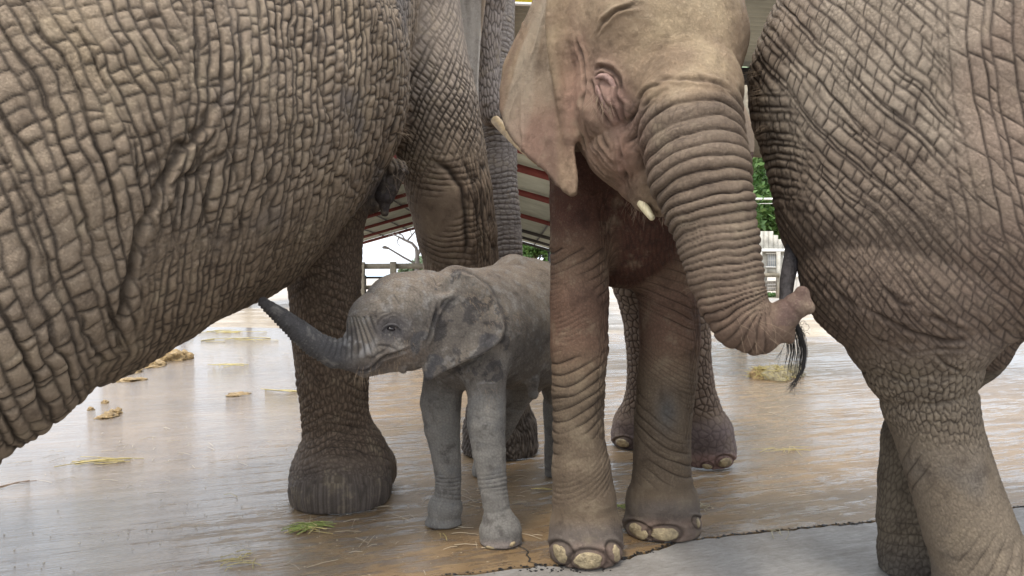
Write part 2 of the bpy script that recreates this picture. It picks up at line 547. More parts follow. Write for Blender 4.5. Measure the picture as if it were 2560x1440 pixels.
Cm.add_chain([(2500, 790, 85, 2.0), (2470, 870, 50, 2.0)], k=0.05)
Cm.add_chain([(3350, 500, 300, 1.95), (3450, 900, 150, 1.95), (3450, 1250, 130, 1.95), (3450, 1430, 150, 1.95)], k=0.08)
Cm.add_chain([(3250, 500, 300, 2.35), (3200, 900, 130, 2.4), (3200, 1180, 110, 2.4), (3200, 1280, 130, 2.4)], k=0.08)
Cm.add_chain([(3700, 100, 380, 2.1), (4000, 200, 300, 2.1), (4200, 500, 180, 2.1), (4250, 1000, 90, 2.1)], k=0.1)

# --- calf
K = Body('K')
K.add_chain([(1182, 822, 152, 2.52), (1300, 812, 163, 2.78), (1368, 820, 142, 2.96)], k=0.04)
K.add_chain([(1140, 712, 50, 2.40), (1190, 740, 60, 2.45)], k=0.05)
K.add_chain([(1283, 672, 34, 2.74), (1330, 700, 52, 2.85), (1385, 722, 52, 2.98)], k=0.05)
K.add_chain([(1195, 850, 85, 2.44), (1212, 920, 60, 2.38), (1218, 1000, 47, 2.36), (1216, 1060, 47, 2.36), (1222, 1130, 42, 2.36), (1231, 1200, 36, 2.36), (1240, 1262, 33, 2.36), (1246, 1300, 41, 2.36), (1251, 1330, 54, 2.355), (1252, 1345, 53, 2.355)], k=0.03, ik=0.004, key='leg1')
K.add_chain([(1130, 870, 70, 2.56), (1110, 940, 50, 2.54), (1101, 1005, 50, 2.53), (1105, 1070, 45, 2.53), (1116, 1140, 37, 2.53), (1121, 1200, 33, 2.53), (1119, 1240, 33, 2.53), (1113, 1270, 44, 2.53), (1111, 1292, 53, 2.53)], k=0.03, ik=0.004, key='leg2')
K.add_chain([(1400, 900, 80, 3.05), (1392, 1010, 36, 3.12), (1390, 1090, 30, 3.14), (1390, 1150, 30, 3.15), (1394, 1178, 34, 3.15)], k=0.03)
K.add_chain([(1330, 900, 80, 2.95), (1278, 1010, 38, 3.05), (1238, 1090, 32, 3.12), (1215, 1150, 30, 3.15), (1212, 1175, 33, 3.15)], k=0.03)
K.add_chain([(1330, 965, 24, 2.6), (1333, 985, 14, 2.6)], k=0.02)
# head
K.add_chain([(1062, 775, 100, 2.32), (1010, 785, 106, 2.26), (952, 812, 86, 2.22)], k=0.04)
K.add_chain([(975, 850, 72, 2.20), (925, 872, 60, 2.18), (885, 884, 46, 2.17), (838, 884, 38, 2.15), (790, 862, 33, 2.13), (745, 826, 29, 2.11), (705, 792, 23, 2.09), (674, 769, 17.5, 2.07), (658, 756, 14, 2.06)], k=0.045, key='trunk')
K.add_chain([(1030, 850, 70, 2.26), (1085, 800, 80, 2.34)], k=0.05)
K.add_chain([(912, 922, 22, 2.18), (955, 905, 30, 2.20), (1020, 885, 40, 2.26)], k=0.02)
K.add_chain([(1000, 912, 14, 2.2), (1008, 925, 9, 2.2)], k=0.015)
def k_ear(x, y):
    t = (x - 1090) / 170.0
    return 2.225 + 0.015 * t + 0.012 * np.clip(t, 0, 1.2) ** 2 + 0.006 * np.sin(x / 30.0 + y / 45.0)
K.add_sheet([(1098, 716), (1115, 690), (1150, 678), (1185, 690), (1215, 716), (1240, 755), (1257, 795), (1263, 825), (1254, 850), (1228, 874), (1195, 892), (1160, 905), (1128, 922), (1100, 936), (1078, 949), (1062, 946),
             (1055, 925), (1057, 895), (1068, 868), (1084, 840), (1090, 800), (1084, 750)],
            k_ear, 0.0085, k=0.012)
K.add_chain([(1092, 766, 7, 2.212), (1104, 748, 8, 2.208), (1128, 738, 5, 2.212)], k=0.02)

# ------------------------------------------------------------------ skin relief
def pillow(e, w_):
    return 1 - np.exp(-np.maximum(e, 0) / w_)

def rowdots(p, q):
    return (p * q).sum(1)

def poly_dist(p, pts):
    """distance from points to a 3-D polyline and the side (sign of the cross product seen from the camera)"""
    d = np.full(len(p), 1e9); side = np.zeros(len(p)); tt = np.zeros(len(p))
    n = len(pts) - 1
    lo = pts.min(0) - 0.12; hi = pts.max(0) + 0.12
    sel = np.nonzero(np.all((p > lo) & (p < hi), axis=1))[0]
    if len(sel) == 0:
        return d, side, tt
    q = p[sel]
    dd = np.full(len(q), 1e9); ss = np.zeros(len(q)); t3 = np.zeros(len(q))
    for i in range(n):
        a, b = pts[i], pts[i + 1]
        ab = b - a
        t = np.clip((q - a) @ ab / max(ab @ ab, 1e-9), 0, 1)
        c = a + t[:, None] * ab
        r = q - c
        L = np.linalg.norm(r, axis=1)
        m = L < dd
        s = ab[0] * r[:, 2] - ab[2] * r[:, 0]
        dd = np.where(m, L, dd); ss = np.where(m, np.sign(s), ss); t3 = np.where(m, (i + t) / n, t3)
    d[sel] = dd; side[sel] = ss; tt[sel] = t3
    return d, side, tt

class Relief:
    def __init__(self, body, V, N):
        self.body, self.V, self.N = body, V, N
        self.px, self.py, self.d = proj(V)
        self.h = np.zeros(len(V)); self.cr = np.zeros(len(V))
        self.tint = np.zeros((len(V), 3))
        self.near = {}
    def box(self, x0, x1, y0, y1, s=40):
        """soft weight of a window of the picture projected on the body (used only to say which region of the hide is meant)"""
        return sstep(x0 - s, x0 + s, self.px) * (1 - sstep(x1 - s, x1 + s, self.px)) * sstep(y0 - s, y0 + s, self.py) * (1 - sstep(y1 - s, y1 + s, self.py))
    def blob(self, x, y, rx, ry, ang=0):
        c, s = math.cos(ang), math.sin(ang)
        dx, dy = self.px - x, self.py - y
        u, v = (dx * c + dy * s) / rx, (-dx * s + dy * c) / ry
        return np.exp(-(u * u + v * v) * 0.5)
    def bump(self, x, y, rx, ry, amt, ang=0, dmax=None):
        wgt = self.blob(x, y, rx, ry, ang)
        if dmax: wgt = wgt * (self.d < dmax)
        self.h += amt * wgt
    def chainw(self, key, margin=0.05):
        """weight of the hide that belongs to a limb"""
        A_, R_ = self.body.chains[key]
        g = [q for q in self.body.groups if q['t'] == 'chain' and q['A'] is A_][0]
        dd = self.body.gd(g, self.V)
        return 1 - sstep(0.0, margin, dd)
    def cc(self, key):
        if key not in self.near:
            self.near[key] = chain_coords(self.V, self.body.chains[key][0])
        return self.near[key]
    def add(self, wgt, h, cr):
        self.h += wgt * h; self.cr = np.maximum(self.cr, wgt * cr)
    def crease(self, pts, width, depth, ridge=0.0, wob=0.004, dark=0.9, lift=0.0, taper=True):
        P3 = []
        for x, y in pts:
            p, n = self.body.hit(x, y)
            if p is not None: P3.append(p)
        if len(P3) < 2: return
        P3 = np.array(P3)
        q = self.V + wob * np.stack([noise(self.V, 30, 3), noise(self.V, 30, 4), noise(self.V, 30, 5)], 1)
        d, side, t = poly_dist(q, P3)
        tp = np.clip(np.minimum(t, 1 - t) * 6, 0, 1) if taper else 1.0
        gz = np.exp(-(d / width) ** 2) * tp
        self.h += -depth * gz
        if ridge: self.h += ridge * np.exp(-((d - 2.6 * width) / (1.3 * width)) ** 2) * tp
        if lift: self.h += lift * np.exp(-(d / (6 * width)) ** 2) * (side > 0) * tp * (1 - gz)
        self.cr = np.maximum(self.cr, dark * gz)

def cells(u, v, w_=0.10, ju=0.55, jv=0.75, seed=0, m=None):
    """cushions between cracks; m: weight of the region, nothing is worked out where it is nil"""
    if m is None:
        e, cid = voronoi(u, v, ju, jv, True, seed)
        return pillow(e, w_), np.exp(-(e / (w_ * 0.72)) ** 2), cid
    k = np.nonzero(m > 0.01)[0]
    h = np.ones(len(u)); c = np.zeros(len(u)); i_ = np.full(len(u), 0.5)
    if len(k):
        e, cid = voronoi(u[k], v[k], ju, jv, True, seed)
        h[k] = pillow(e, w_); c[k] = np.exp(-(e / (w_ * 0.72)) ** 2); i_[k] = cid
    return h, c, i_

def quilt(a, b, pa, pb, wc, wp, slant, seed, m, P_, weak=0.40, ja=0.0):
    """hide parted by long cracks (a = const) and by short cross cracks of uneven strength in every row between them.
    a, b in metres, pa, pb: pitches, wc: half width of a crack, wp: how far the cushion takes to swell"""
    N0 = len(a)
    H = np.ones(N0); C = np.zeros(N0); I = np.full(N0, 0.5)
    k = np.nonzero(m > 0.01)[0]
    if len(k) == 0: return H, C, I
    u = (a[k] / pa + 300).astype(np.float32); v = (b[k] / pb + 300).astype(np.float32)
    Pk = P_[k]
    z = np.zeros(len(k), np.int32)
    c0 = np.floor(u).astype(np.int32)
    # borders between the columns are shifted a little, so that columns differ in width
    off = lambda c: (_hash(c, z, z, seed) - 0.5) * 0.5
    bl, br = c0 + off(c0), c0 + 1 + off(c0 + 1)
    cc_ = np.where(u < bl, c0 - 1, np.where(u > br, c0 + 1, c0))
    L = cc_ + off(cc_); Rr = cc_ + 1 + off(cc_ + 1)
    eL, eR = (u - L) * pa, (Rr - u) * pa
    fu = (u - L) / (Rr - L)
    def sA(c):                                   # strength along the long crack
        return np.clip(0.90 + 0.50 * noise(np.stack([Pk[:, 0] + c * 3.17, Pk[:, 1], Pk[:, 2] * 1.0], 1), 7.0, seed + 1), 0.15, 1)
    sl, sr = sA(cc_), sA(cc_ + 1)
    vv = v + _hash(cc_, z, z, seed + 3) + slant * (fu - 0.5) * pa / pb
    r0 = np.floor(vv).astype(np.int32)
    cr = np.zeros(len(k), np.float32); hB = np.ones(len(k), np.float32)
    lowest = np.full(len(k), -1, np.int32)
    for q in (-1, 0, 1, 2):
        r = r0 + q
        pos = r + (_hash(cc_, r, z, seed + 5) - 0.5) * 0.75 + 0.5 * (_hash(cc_, r, z, seed + 6) - 0.5) * (fu - 0.5)
        s = weak + (1 - weak) * sstep(0.12, 0.55, _hash(cc_, r, z, seed + 7))
        e = np.abs(vv - pos) * pb
        hB *= 1 - s * np.exp(-e / wp)
        cr = np.maximum(cr, s * np.exp(-(e / (wc * (0.5 + 0.5 * s))) ** 2))
        lowest = np.where(vv > pos, r, lowest)
    hA = (1 - sl * np.exp(-np.maximum(eL, 0) / wp)) * (1 - sr * np.exp(-np.maximum(eR, 0) / wp))
    cA = np.maximum(sl * np.exp(-(eL / (wc * 1.15)) ** 2), sr * np.exp(-(eR / (wc * 1.15)) ** 2))
    H[k] = hA * hB
    C[k] = np.maximum(cA, cr * 0.95)
    I[k] = _hash(cc_, lowest, z, seed + 9)
    return H, C, I

def rings(x, wgt, seed, V, brk=0.4, sharp=0.13):
    f = x - np.floor(x)
    e = np.minimum(f, 1 - f)
    k = np.floor(x + 0.5)
    n = noise(V, 9, seed)
    amp = sstep(-brk - 0.5, -brk + 0.5, n + 0.5 * np.sin(k * 12.9898 + seed))
    return pillow(e, sharp) * amp + (1 - amp), np.exp(-(e / (sharp * 0.45)) ** 2) * amp

def col(*c):
    return np.array(c, float)

def mixc(a, b, t):
    return a + (b - a) * np.clip(t, 0, 1)[:, None]

def skin_A(R):
    V, N = R.V, R.N
    x, y = R.px, R.py
    wf = R.chainw('legfar'); wn = R.chainw('legnear'); wt = R.chainw('trunk'); wj = R.chainw('jaw')
    back = np.clip(wf + wn + wt + wj + (R.d > 3.2), 0, 1)
    wb = 1 - back
    # flank: columns of cushions parted by cross cracks
    dirA = col(0.80, 0.60, 0)
    ax = V @ dirA
    warp = np.stack([fbm(V, 3.0, 2, 21), fbm(V, 3.0, 2, 31)], 1) * 0.030
    fine_w = np.stack([noise(V, 16, 41), noise(V, 16, 51)], 1) * 0.0065 + np.stack([noise(V, 38, 42), noise(V, 38, 52)], 1) * 0.0030
    thigh = 1 - sstep(360, 440, x + 0.22 * (y - 500) + 60 * noise(V, 6, 56))
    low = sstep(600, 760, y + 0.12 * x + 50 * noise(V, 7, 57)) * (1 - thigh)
    Z_ = V[:, 2]
    a1_ = ax + 0.36 * (Z_ - 1.0) + warp[:, 0] + fine_w[:, 0]
    b1_ = Z_ - 0.50 * ax + warp[:, 1] + fine_w[:, 1]
    a2_ = ax - 0.05 * (Z_ - 1.0) + 0.7 * warp[:, 0] + fine_w[:, 0]
    b2_ = Z_ - 0.55 * ax + warp[:, 1] + fine_w[:, 1]
    wT, wM, wL = wb * thigh, wb * (1 - thigh) * (1 - low), wb * low
    h1, c1, id1 = quilt(a1_, b1_, 0.031, 0.038, 0.0034, 0.0060, 0.0, 1, wT, V)
    h2, c2, id2 = quilt(a2_, b2_, 0.0250, 0.033, 0.0034, 0.0055, 0.0, 2, wM, V)
    h3, c3, id3 = quilt(a2_, b2_, 0.0170, 0.026, 0.0028, 0.0045, 0.0, 3, wL, V)
    H = h1 * thigh + (1 - thigh) * (h2 * (1 - low) + h3 * low)
    Cc = c1 * thigh + (1 - thigh) * (c2 * (1 - low) + c3 * low)
    hs, cs_, ids = cells(a2_ / 0.013 + 7, b2_ / 0.015, 0.16, 0.8, 0.9, 7, wb)
    sub = sstep(-0.2, 0.4, fbm(V, 6, 2, 71))
    depth = (0.0115 * thigh + 0.0100 * (1 - thigh) * (1 - low) + 0.0062 * low) * (0.85 + 0.5 * fbm(V, 5, 2, 61))
    cid = id1 * thigh + id2 * (1 - thigh)
    R.add(wb, depth * (H - 1) + 0.0020 * sub * (hs - 1) + 0.0050 * (cid - 0.5) * sstep(0.2, 0.8, H), Cc * 0.95)
    R.cr = np.maximum(R.cr, wb * sub * cs_ * 0.25)
    R.h += wb * 0.0020 * fbm(V, 42, 2, 62)
    # the columns are parted by deeper, nearly unbroken furrows
    def furrow(a, pitch, w_, dp, m, sd):
        q = a / pitch + 0.22 * noise(V, 9, sd)
        f = np.abs(q - np.round(q)) * pitch
        on = sstep(-0.45, 0.15, noise(V, 7, sd + 1))
        R.add(m * on, -dp * np.exp(-(f / w_) ** 2), np.exp(-(f / (w_ * 0.72)) ** 2) * 1.0)
    furrow(a1_, 0.062, 0.0050, 0.0070, wT, 81)
    furrow(a2_, 0.050, 0.0042, 0.0060, wM, 83)
    cf = a1_ / 0.090
    # long folds between the columns
    f = np.abs(cf - np.round(cf)) * 0.090
    lm = sstep(-0.2, 0.5, noise(V, 6, 81))
    R.add(wb * lm * (1 - low * 0.7), -0.007 * np.exp(-(f / 0.006) ** 2), np.exp(-(f / 0.004) ** 2) * 0.8)
    # loose folds of the flank
    R.h += wb * 0.010 * fbm(V, 4.5, 2, 91)
    for pts, wd, dp, lf in (([(570, 215), (520, 290), (455, 370), (405, 450), (370, 540), (345, 620), (320, 720), (290, 810), (262, 880)], 0.008, 0.016, 0.014),
                            ([(640, 200), (600, 260), (540, 330), (480, 420), (430, 500), (400, 590)], 0.006, 0.010, 0.0),
                            ([(500, 330), (440, 370), (380, 420), (330, 470)], 0.007, 0.008, 0.0),
                            ([(400, 470), (480, 440), (560, 380), (620, 350)], 0.007, 0.010, 0.0)):
        R.crease(pts, wd, dp, lift=lf, wob=0.009, dark=0.85)
    # far front leg: net of cushions, kneecap and hanging folds
    s, ph, dd = R.cc('legfar')
    u = ph * 0.20
    s = 3.0 - V[:, 2]
    q1, q2 = (s * 0.75 + u), (s * 0.9 - u * 1.0)
    wv = np.stack([noise(V, 8, 5), noise(V, 8, 6)], 1) * 0.012
    hA, cA, _ = quilt(q1 + wv[:, 0], q2 + wv[:, 1], 0.030, 0.030, 0.0045, 0.0050, 0.0, 11, wf, V)
    smooth_top = 1 - sstep(90, 210, y)
    hV, cV, _ = cells((u + wv[:, 0]) / 0.020, s / 0.11, 0.14, 0.7, 0.8, 12, wf)
    side_w = sstep(0.15, 0.75, ph) * sstep(330, 430, y)
    knee = R.blob(1115, 545, 62, 95) * (R.d > 2.7)
    net = (1 - side_w) * (1 - np.clip(knee * 1.6, 0, 1))
    R.add(wf * net, (0.010 - 0.0065 * smooth_top) * (hA - 1), cA * (0.95 - 0.5 * smooth_top))
    R.add(wf * side_w, 0.009 * (hV - 1), cV * 0.9)
    kr = (s + 0.05 * ph ** 2 + 0.012 * noise(V, 12, 8)) / 0.030
    hR, cR = rings(kr * 1.25, 1, 9, V, 0.0)
    R.add(wf * np.clip(knee * 1.6, 0, 1), 0.009 * (hR - 1), cR * 0.8)
    R.crease([(1070, 400), (1120, 420), (1155, 470), (1165, 540), (1168, 610), (1160, 650)], 0.011, 0.014, ridge=0.005, wob=0.003)
    R.crease([(1180, 420), (1205, 500), (1212, 580), (1215, 640)], 0.008, 0.008, ridge=0.003, wob=0.003)
    R.crease([(1150, 380), (1185, 460), (1195, 560), (1196, 640)], 0.007, 0.007, ridge=0.003, wob=0.003)
    # near leg and both feet
    s, ph, dd = R.cc('legnear')
    u = ph * 0.16
    hB, cB, _ = cells((u + wv[:, 0]) / 0.024, (s * 1.0 + 0.25 * u + wv[:, 1]) / 0.028, 0.13, 0.75, 0.85, 15, wn)
    hB2, cB2, _ = cells((u + wv[:, 0]) / 0.014, (s + wv[:, 1]) / 0.05, 0.15, 0.8, 0.85, 16, wn)
    ft = sstep(1120, 1180, y)
    hR, cR = rings((s - 0.05 * np.abs(ph) + 0.014 * noise(V, 9, 18)) / 0.034, 1, 19, V, 0.1)
    R.add(wn * (1 - ft), 0.0040 * (hB - 1) + 0.0030 * (hB2 - 1) + 0.0055 * (hR - 1), np.maximum(cB * 0.7, np.maximum(cB2 * 0.6, cR * 0.85)))
    R.add(wn * ft, 0.0026 * (hB - 1) + 0.0020 * (hB2 - 1) + 0.003 * (1 - sstep(1180, 1230, y)) * (hR - 1), np.maximum(cB * 0.5, cB2 * 0.4))
    s, ph, dd = R.cc('legfar')
    s = 3.0 - V[:, 2]
    ff = sstep(950, 1010, y)
    hV2, cV2, _ = cells((ph * 0.2 + wv[:, 0]) / 0.022, s / 0.08, 0.14, 0.7, 0.8, 22, wf * ff)
    R.add(wf * ff, 0.003 * (hV2 - 1), cV2 * 0.7)
    # trunk, jaw
    s, ph, dd = R.cc('trunk')
    hT, cT = rings((s + 0.010 * noise(V, 12, 25) + 0.004 * np.sin(ph * 2)) / 0.026, 1, 26, V, 0.5)
    hT2, cT2, _ = cells((ph * 0.1 + wv[:, 0]) / 0.03, (s + wv[:, 1]) / 0.02, 0.14, 0.7, 0.8, 23, wt)
    R.add(wt, 0.006 * (hT - 1) + 0.0025 * (hT2 - 1), np.maximum(cT * 0.8, cT2 * 0.4))
    s, ph, dd = R.cc('jaw')
    hT3, cT3, _ = cells((ph * 0.07 + wv[:, 0]) / 0.016, (s + wv[:, 1]) / 0.05, 0.14, 0.7, 0.8, 24, wj)
    R.add(wj * (1 - wt), 0.005 * (hT3 - 1), cT3 * 0.7)
    # hide colour: tan mud over grey skin
    base = col(0.262, 0.200, 0.142)
    t = mixc(np.tile(base, (len(V), 1)), np.tile(col(0.37, 0.285, 0.185), (len(V), 1)), wb * sstep(-0.1, 0.6, fbm(V, 6, 3, 101)) * (0.35 + 0.55 * thigh))
    t = mixc(t, np.tile(col(0.15, 0.135, 0.13), (len(V), 1)), wb * (1 - thigh) * sstep(0.15, 0.55, fbm(V, 3.5, 3, 111)) * 0.75)
    t = mixc(t, np.tile(col(0.20, 0.145, 0.098), (len(V), 1)), wb * low * 0.7)  # lower belly: browner hide, with underside shade put into the colour
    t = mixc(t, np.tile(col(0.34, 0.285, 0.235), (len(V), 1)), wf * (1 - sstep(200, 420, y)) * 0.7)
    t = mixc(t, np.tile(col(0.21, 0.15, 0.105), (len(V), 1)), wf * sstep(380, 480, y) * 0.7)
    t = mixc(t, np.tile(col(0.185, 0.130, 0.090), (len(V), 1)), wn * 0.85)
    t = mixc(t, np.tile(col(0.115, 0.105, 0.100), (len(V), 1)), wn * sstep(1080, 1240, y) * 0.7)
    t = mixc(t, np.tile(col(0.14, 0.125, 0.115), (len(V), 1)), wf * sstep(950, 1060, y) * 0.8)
    t = mixc(t, np.tile(col(0.30, 0.27, 0.25), (len(V), 1)), wt * 0.8)
    t = mixc(t, np.tile(col(0.30, 0.26, 0.235), (len(V), 1)), (wj * (1 - wt)) * 0.8)
    earw = sstep(3.2, 3.28, R.d) * (x < 1203) * (y < 310) * (1 - wj) * (1 - wt) * (1 - wf)
    R.cr *= (1 - earw); R.h *= (1 - earw)
    R.h += earw * 0.004 * noise(np.stack([x / 14, y / 160, x * 0], 1), 1.0, 120)
    t = mixc(t, np.tile(col(0.40, 0.36, 0.31), (len(V), 1)), earw)
    teat = R.blob(960, 500, 30, 30) * (R.d > 2.55) * (x < 1003) * (y > 440)
    tw = np.clip(teat * 2.2, 0, 1) * (1 - wf)
    R.h *= 1 - 0.85 * tw; R.cr *= 1 - 0.6 * tw
    t = mixc(t, np.tile(col(0.07, 0.06, 0.06), (len(V), 1)), tw)
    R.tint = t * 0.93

NAILS_B = ((1402, 1383, 30, 26, 0.5), (1470, 1400, 41, 25, 0.0), (1536, 1382, 18, 28, -0.6),
           (1597, 1327, 32, 20, 0.35), (1662, 1334, 39, 20, 0.0), (1741, 1306, 11, 17, -0.6),
           (1557, 1107, 21, 13, 0.0), (1812, 1155, 22, 15, 0.0), (1768, 1165, 14, 9, 0.0))

def skin_B(R):
    V, N = R.V, R.N
    x, y = R.px, R.py
    w1, w2, h1_, h2_, wt = (R.chainw(k) for k in ('leg1', 'leg2', 'hind1', 'hind2', 'trunk'))
    ear = sstep(2.0, 2.02, R.d) * (x < 1440) * (y < 495) * (1 - w1)
    # trunk rings, wide above and narrow below
    s, ph, dd = R.cc('trunk')
    A_, _ = R.body.chains['trunk']
    L = np.concatenate([[0], np.cumsum(np.linalg.norm(A_[1:] - A_[:-1], axis=1))])
    tot = L[-1]
    ss = np.linspace(-0.2, tot + 0.2, 400)
    sp = np.interp(ss, [0, 0.16, 0.30, 0.45, 0.60, tot], [0.050, 0.046, 0.031, 0.021, 0.0155, 0.013])
    U = np.concatenate([[0], np.cumsum((ss[1:] - ss[:-1]) / (0.5 * (sp[1:] + sp[:-1])))])
    wob = 0.006 * noise(V, 10, 5) + 0.0035 * noise(V, 28, 6) + 0.014 * (1 - np.cos(ph)) * np.exp(-s / 0.3)
    st = s + wob + 0.011 * noise(V, 5.0, 7) * np.exp(-s / 0.5)
    u = np.interp(st, ss, U)
    spv = np.interp(st, ss, sp)
    f = u - np.floor(u); e = np.minimum(f, 1 - f)
    kk = np.floor(u + 0.5)
    amp = 0.8 + 0.2 * np.sin(kk * 7.13)
    # some rings fork or fade
    fade = sstep(-0.75, 0.0, noise(V, 7, 31) + 0.3 * np.sin(kk * 3.3))
    amp = amp * (0.45 + 0.55 * fade)
    start = sstep(205, 262, y - 0.10 * (1850 - x)) * wt
    tipf = 1 - sstep(1900, 1945, x) * (y > 700)
    R.add(start * tipf, spv * 0.52 * amp * (pillow(e, 0.15) - 1), np.exp(-(e / 0.085) ** 2) * amp * 1.0)
    u2 = u * 2.0 + 0.3 + 0.25 * noise(V, 16, 33)
    f2 = u2 - np.floor(u2); e2 = np.minimum(f2, 1 - f2)
    m2 = sstep(-0.1, 0.4, noise(V, 8, 35)) * (s < 0.55)
    R.add(start * tipf * m2, spv * 0.07 * (pillow(e2, 0.2) - 1), np.exp(-(e2 / 0.09) ** 2) * 0.55)
    vv = np.stack([noise(V, 11, 8), noise(V, 11, 9)], 1) * 0.008
    hc, cc_, _ = cells((ph * 0.13 + vv[:, 0] + 0.35 * s) / 0.019, (s + vv[:, 1]) / 0.022, 0.13, 0.8, 0.9, 10, wt)
    crossm = start * tipf * (0.4 + 0.6 * sstep(0.2, -0.9, ph)) * np.clip(1.1 - s / 0.5, 0.12, 1)
    R.add(crossm, 0.0028 * (hc - 1), cc_ * 0.6)
    # face: pores, temple hollow, brow, closed eye with swollen lids
    face = (1 - start) * (1 - ear) * (y < 560) * (R.d < 2.25)
    R.h += face * (0.0020 * fbm(V, 50, 2, 40) + 0.004 * fbm(V, 9, 2, 41))
    R.bump(1490, 190, 38, 60, -0.016, 0.2, 2.2)
    R.bump(1455, 120, 26, 90, -0.012, 0.1, 2.2)
    R.bump(1560, 170, 60, 26, 0.010, 0.5, 2.2)
    R.bump(1514, 232, 20, 34, 0.014, -0.35, 2.2)
    R.bump(1538, 270, 14, 34, 0.008, -0.2, 2.2)
    R.bump(1490, 262, 10, 40, -0.010, -0.4, 2.2)
    R.bump(1480, 330, 14, 60, 0.008, -0.25, 2.2)
    R.bump(1620, 470, 34, 45, 0.010, -0.5, 2.2)
    for pts, wd, dp, rg in (([(1468, 175), (1500, 165), (1530, 178), (1552, 205), (1560, 240)], 0.0050, 0.008, 0.006),
                            ([(1478, 192), (1505, 182), (1530, 196), (1545, 222), (1550, 262)], 0.0040, 0.006, 0.004),
                            ([(1455, 200), (1475, 222), (1492, 258), (1512, 296), (1530, 330)], 0.0045, 0.008, 0.005),
                            ([(1488, 208), (1500, 236), (1514, 262), (1530, 282)], 0.0050, 0.010, 0.005),
                            ([(1530, 262), (1542, 280), (1550, 312)], 0.0035, 0.005, 0.003),
                            ([(1540, 230), (1556, 262), (1560, 300), (1556, 330)], 0.0040, 0.005, 0.004),
                            ([(1460, 300), (1480, 350), (1510, 395), (1545, 430)], 0.0040, 0.006, 0.004),
                            ([(1478, 320), (1500, 362), (1530, 400), (1562, 440)], 0.0040, 0.006, 0.004),
                            ([(1500, 330), (1522, 370), (1550, 410)], 0.0035, 0.005, 0.003),
                            ([(1450, 330), (1466, 372), (1495, 415), (1530, 452)], 0.0040, 0.005, 0.003),
                            ([(1540, 340), (1556, 390), (1566, 440), (1580, 480)], 0.0040, 0.007, 0.006),
                            ([(1430, 90), (1445, 150), (1452, 230), (1456, 300)], 0.0050, 0.006, 0.004),
                            ([(1480, 90), (1510, 50), (1560, 20), (1620, 8)], 0.0040, 0.004, 0.003),
                            ([(1500, 60), (1545, 25), (1600, 0)], 0.0040, 0.004, 0.002),
                            ([(1640, 205), (1700, 198), (1770, 205), (1830, 225)], 0.0050, 0.005, 0.003),
                            ([(1590, 250), (1620, 222), (1660, 212)], 0.0040, 0.005, 0.002),
                            ([(1600, 270), (1640, 240), (1680, 228)], 0.0040, 0.005, 0.002),
                            ([(1620, 505), (1640, 530), (1665, 545)], 0.0050, 0.006, 0.004)):
        R.crease(pts, wd, dp, rg, dark=0.55, wob=0.005)
    # ear: fan of shallow veins
    vein = np.abs((noise(np.stack([x / 34 + y / 160, y / 190, x * 0], 1), 1.0, 50)))
    fanh = noise(np.stack([(x - 1400) / (8 + 0.10 * np.abs(y + 100)), y / 200, x * 0], 1), 1.0, 55)
    R.h += ear * (0.0030 * np.exp(-(vein / 0.10) ** 2) - 0.003 * fbm(V, 7, 2, 52) + 0.0040 * fanh + 0.0015 * noise(V, 40, 57))
    # legs: broken curved wrinkles
    for k, wq, sgn, sd in (('leg1', w1, 1.0, 60), ('leg2', w2, -1.0, 70)):
        s, ph, dd = R.cc(k)
        lo_ = sstep(1240, 1290, y + (60 if k == 'leg2' else 0))
        wv2 = 0.012 * noise(V, 7, sd) + 0.005 * noise(V, 19, sd + 1)
        cv = (s + wv2 + sgn * 0.050 * np.sin(ph * 0.9) - 0.02 * np.cos(ph))
        hR, cR = rings(cv / 0.034, 1, sd + 2, V, -0.05, 0.12)
        hR2, cR2 = rings(cv / 0.0155 + 0.4, 1, sd + 3, V, -0.25, 0.18)
        R.add(wq * (1 - lo_) * (y > 620), 0.0062 * (hR - 1) + 0.0022 * (hR2 - 1), np.maximum(cR * 0.95, cR2 * 0.5))
        hN, cN, _ = cells((ph * 0.1 + vv[:, 0]) / 0.012, (s + vv[:, 1]) / 0.014, 0.15, 0.8, 0.9, sd + 5, wq)
        R.add(wq * (1 - lo_), 0.0009 * (hN - 1), cN * 0.18)
        inner = sstep(0.35, 0.8, ph * (1 if k == 'leg1' else 1)) * (y < 1100)
        hV, cV, _ = cells((ph * 0.1 + vv[:, 0]) / 0.013, (s + 2 * vv[:, 1]) / 0.07, 0.16, 0.8, 0.9, sd + 6, wq * inner)
        R.add(wq * inner, 0.0035 * (hV - 1), cV * 0.5)
    # chest and belly hide: hanging fine folds
    s, ph, dd = R.cc('leg1')
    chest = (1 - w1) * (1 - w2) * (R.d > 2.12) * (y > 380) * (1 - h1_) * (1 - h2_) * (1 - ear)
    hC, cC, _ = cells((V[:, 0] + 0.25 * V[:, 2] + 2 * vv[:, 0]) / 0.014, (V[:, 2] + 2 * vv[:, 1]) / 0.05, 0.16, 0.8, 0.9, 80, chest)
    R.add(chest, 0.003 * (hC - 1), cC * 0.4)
    for k, wq in (('hind1', h1_), ('hind2', h2_)):
        s, ph, dd = R.cc(k)
        hH, cH, _ = cells((ph * 0.1 + vv[:, 0]) / 0.026, (s + vv[:, 1]) / 0.032, 0.12, 0.8, 0.9, 90, wq)
        R.add(wq * (1 - sstep(1020, 1060, y)), 0.006 * (hH - 1), cH * 0.8)
        R.add(wq * sstep(1020, 1060, y), 0.002 * (hH - 1), cH * 0.3)
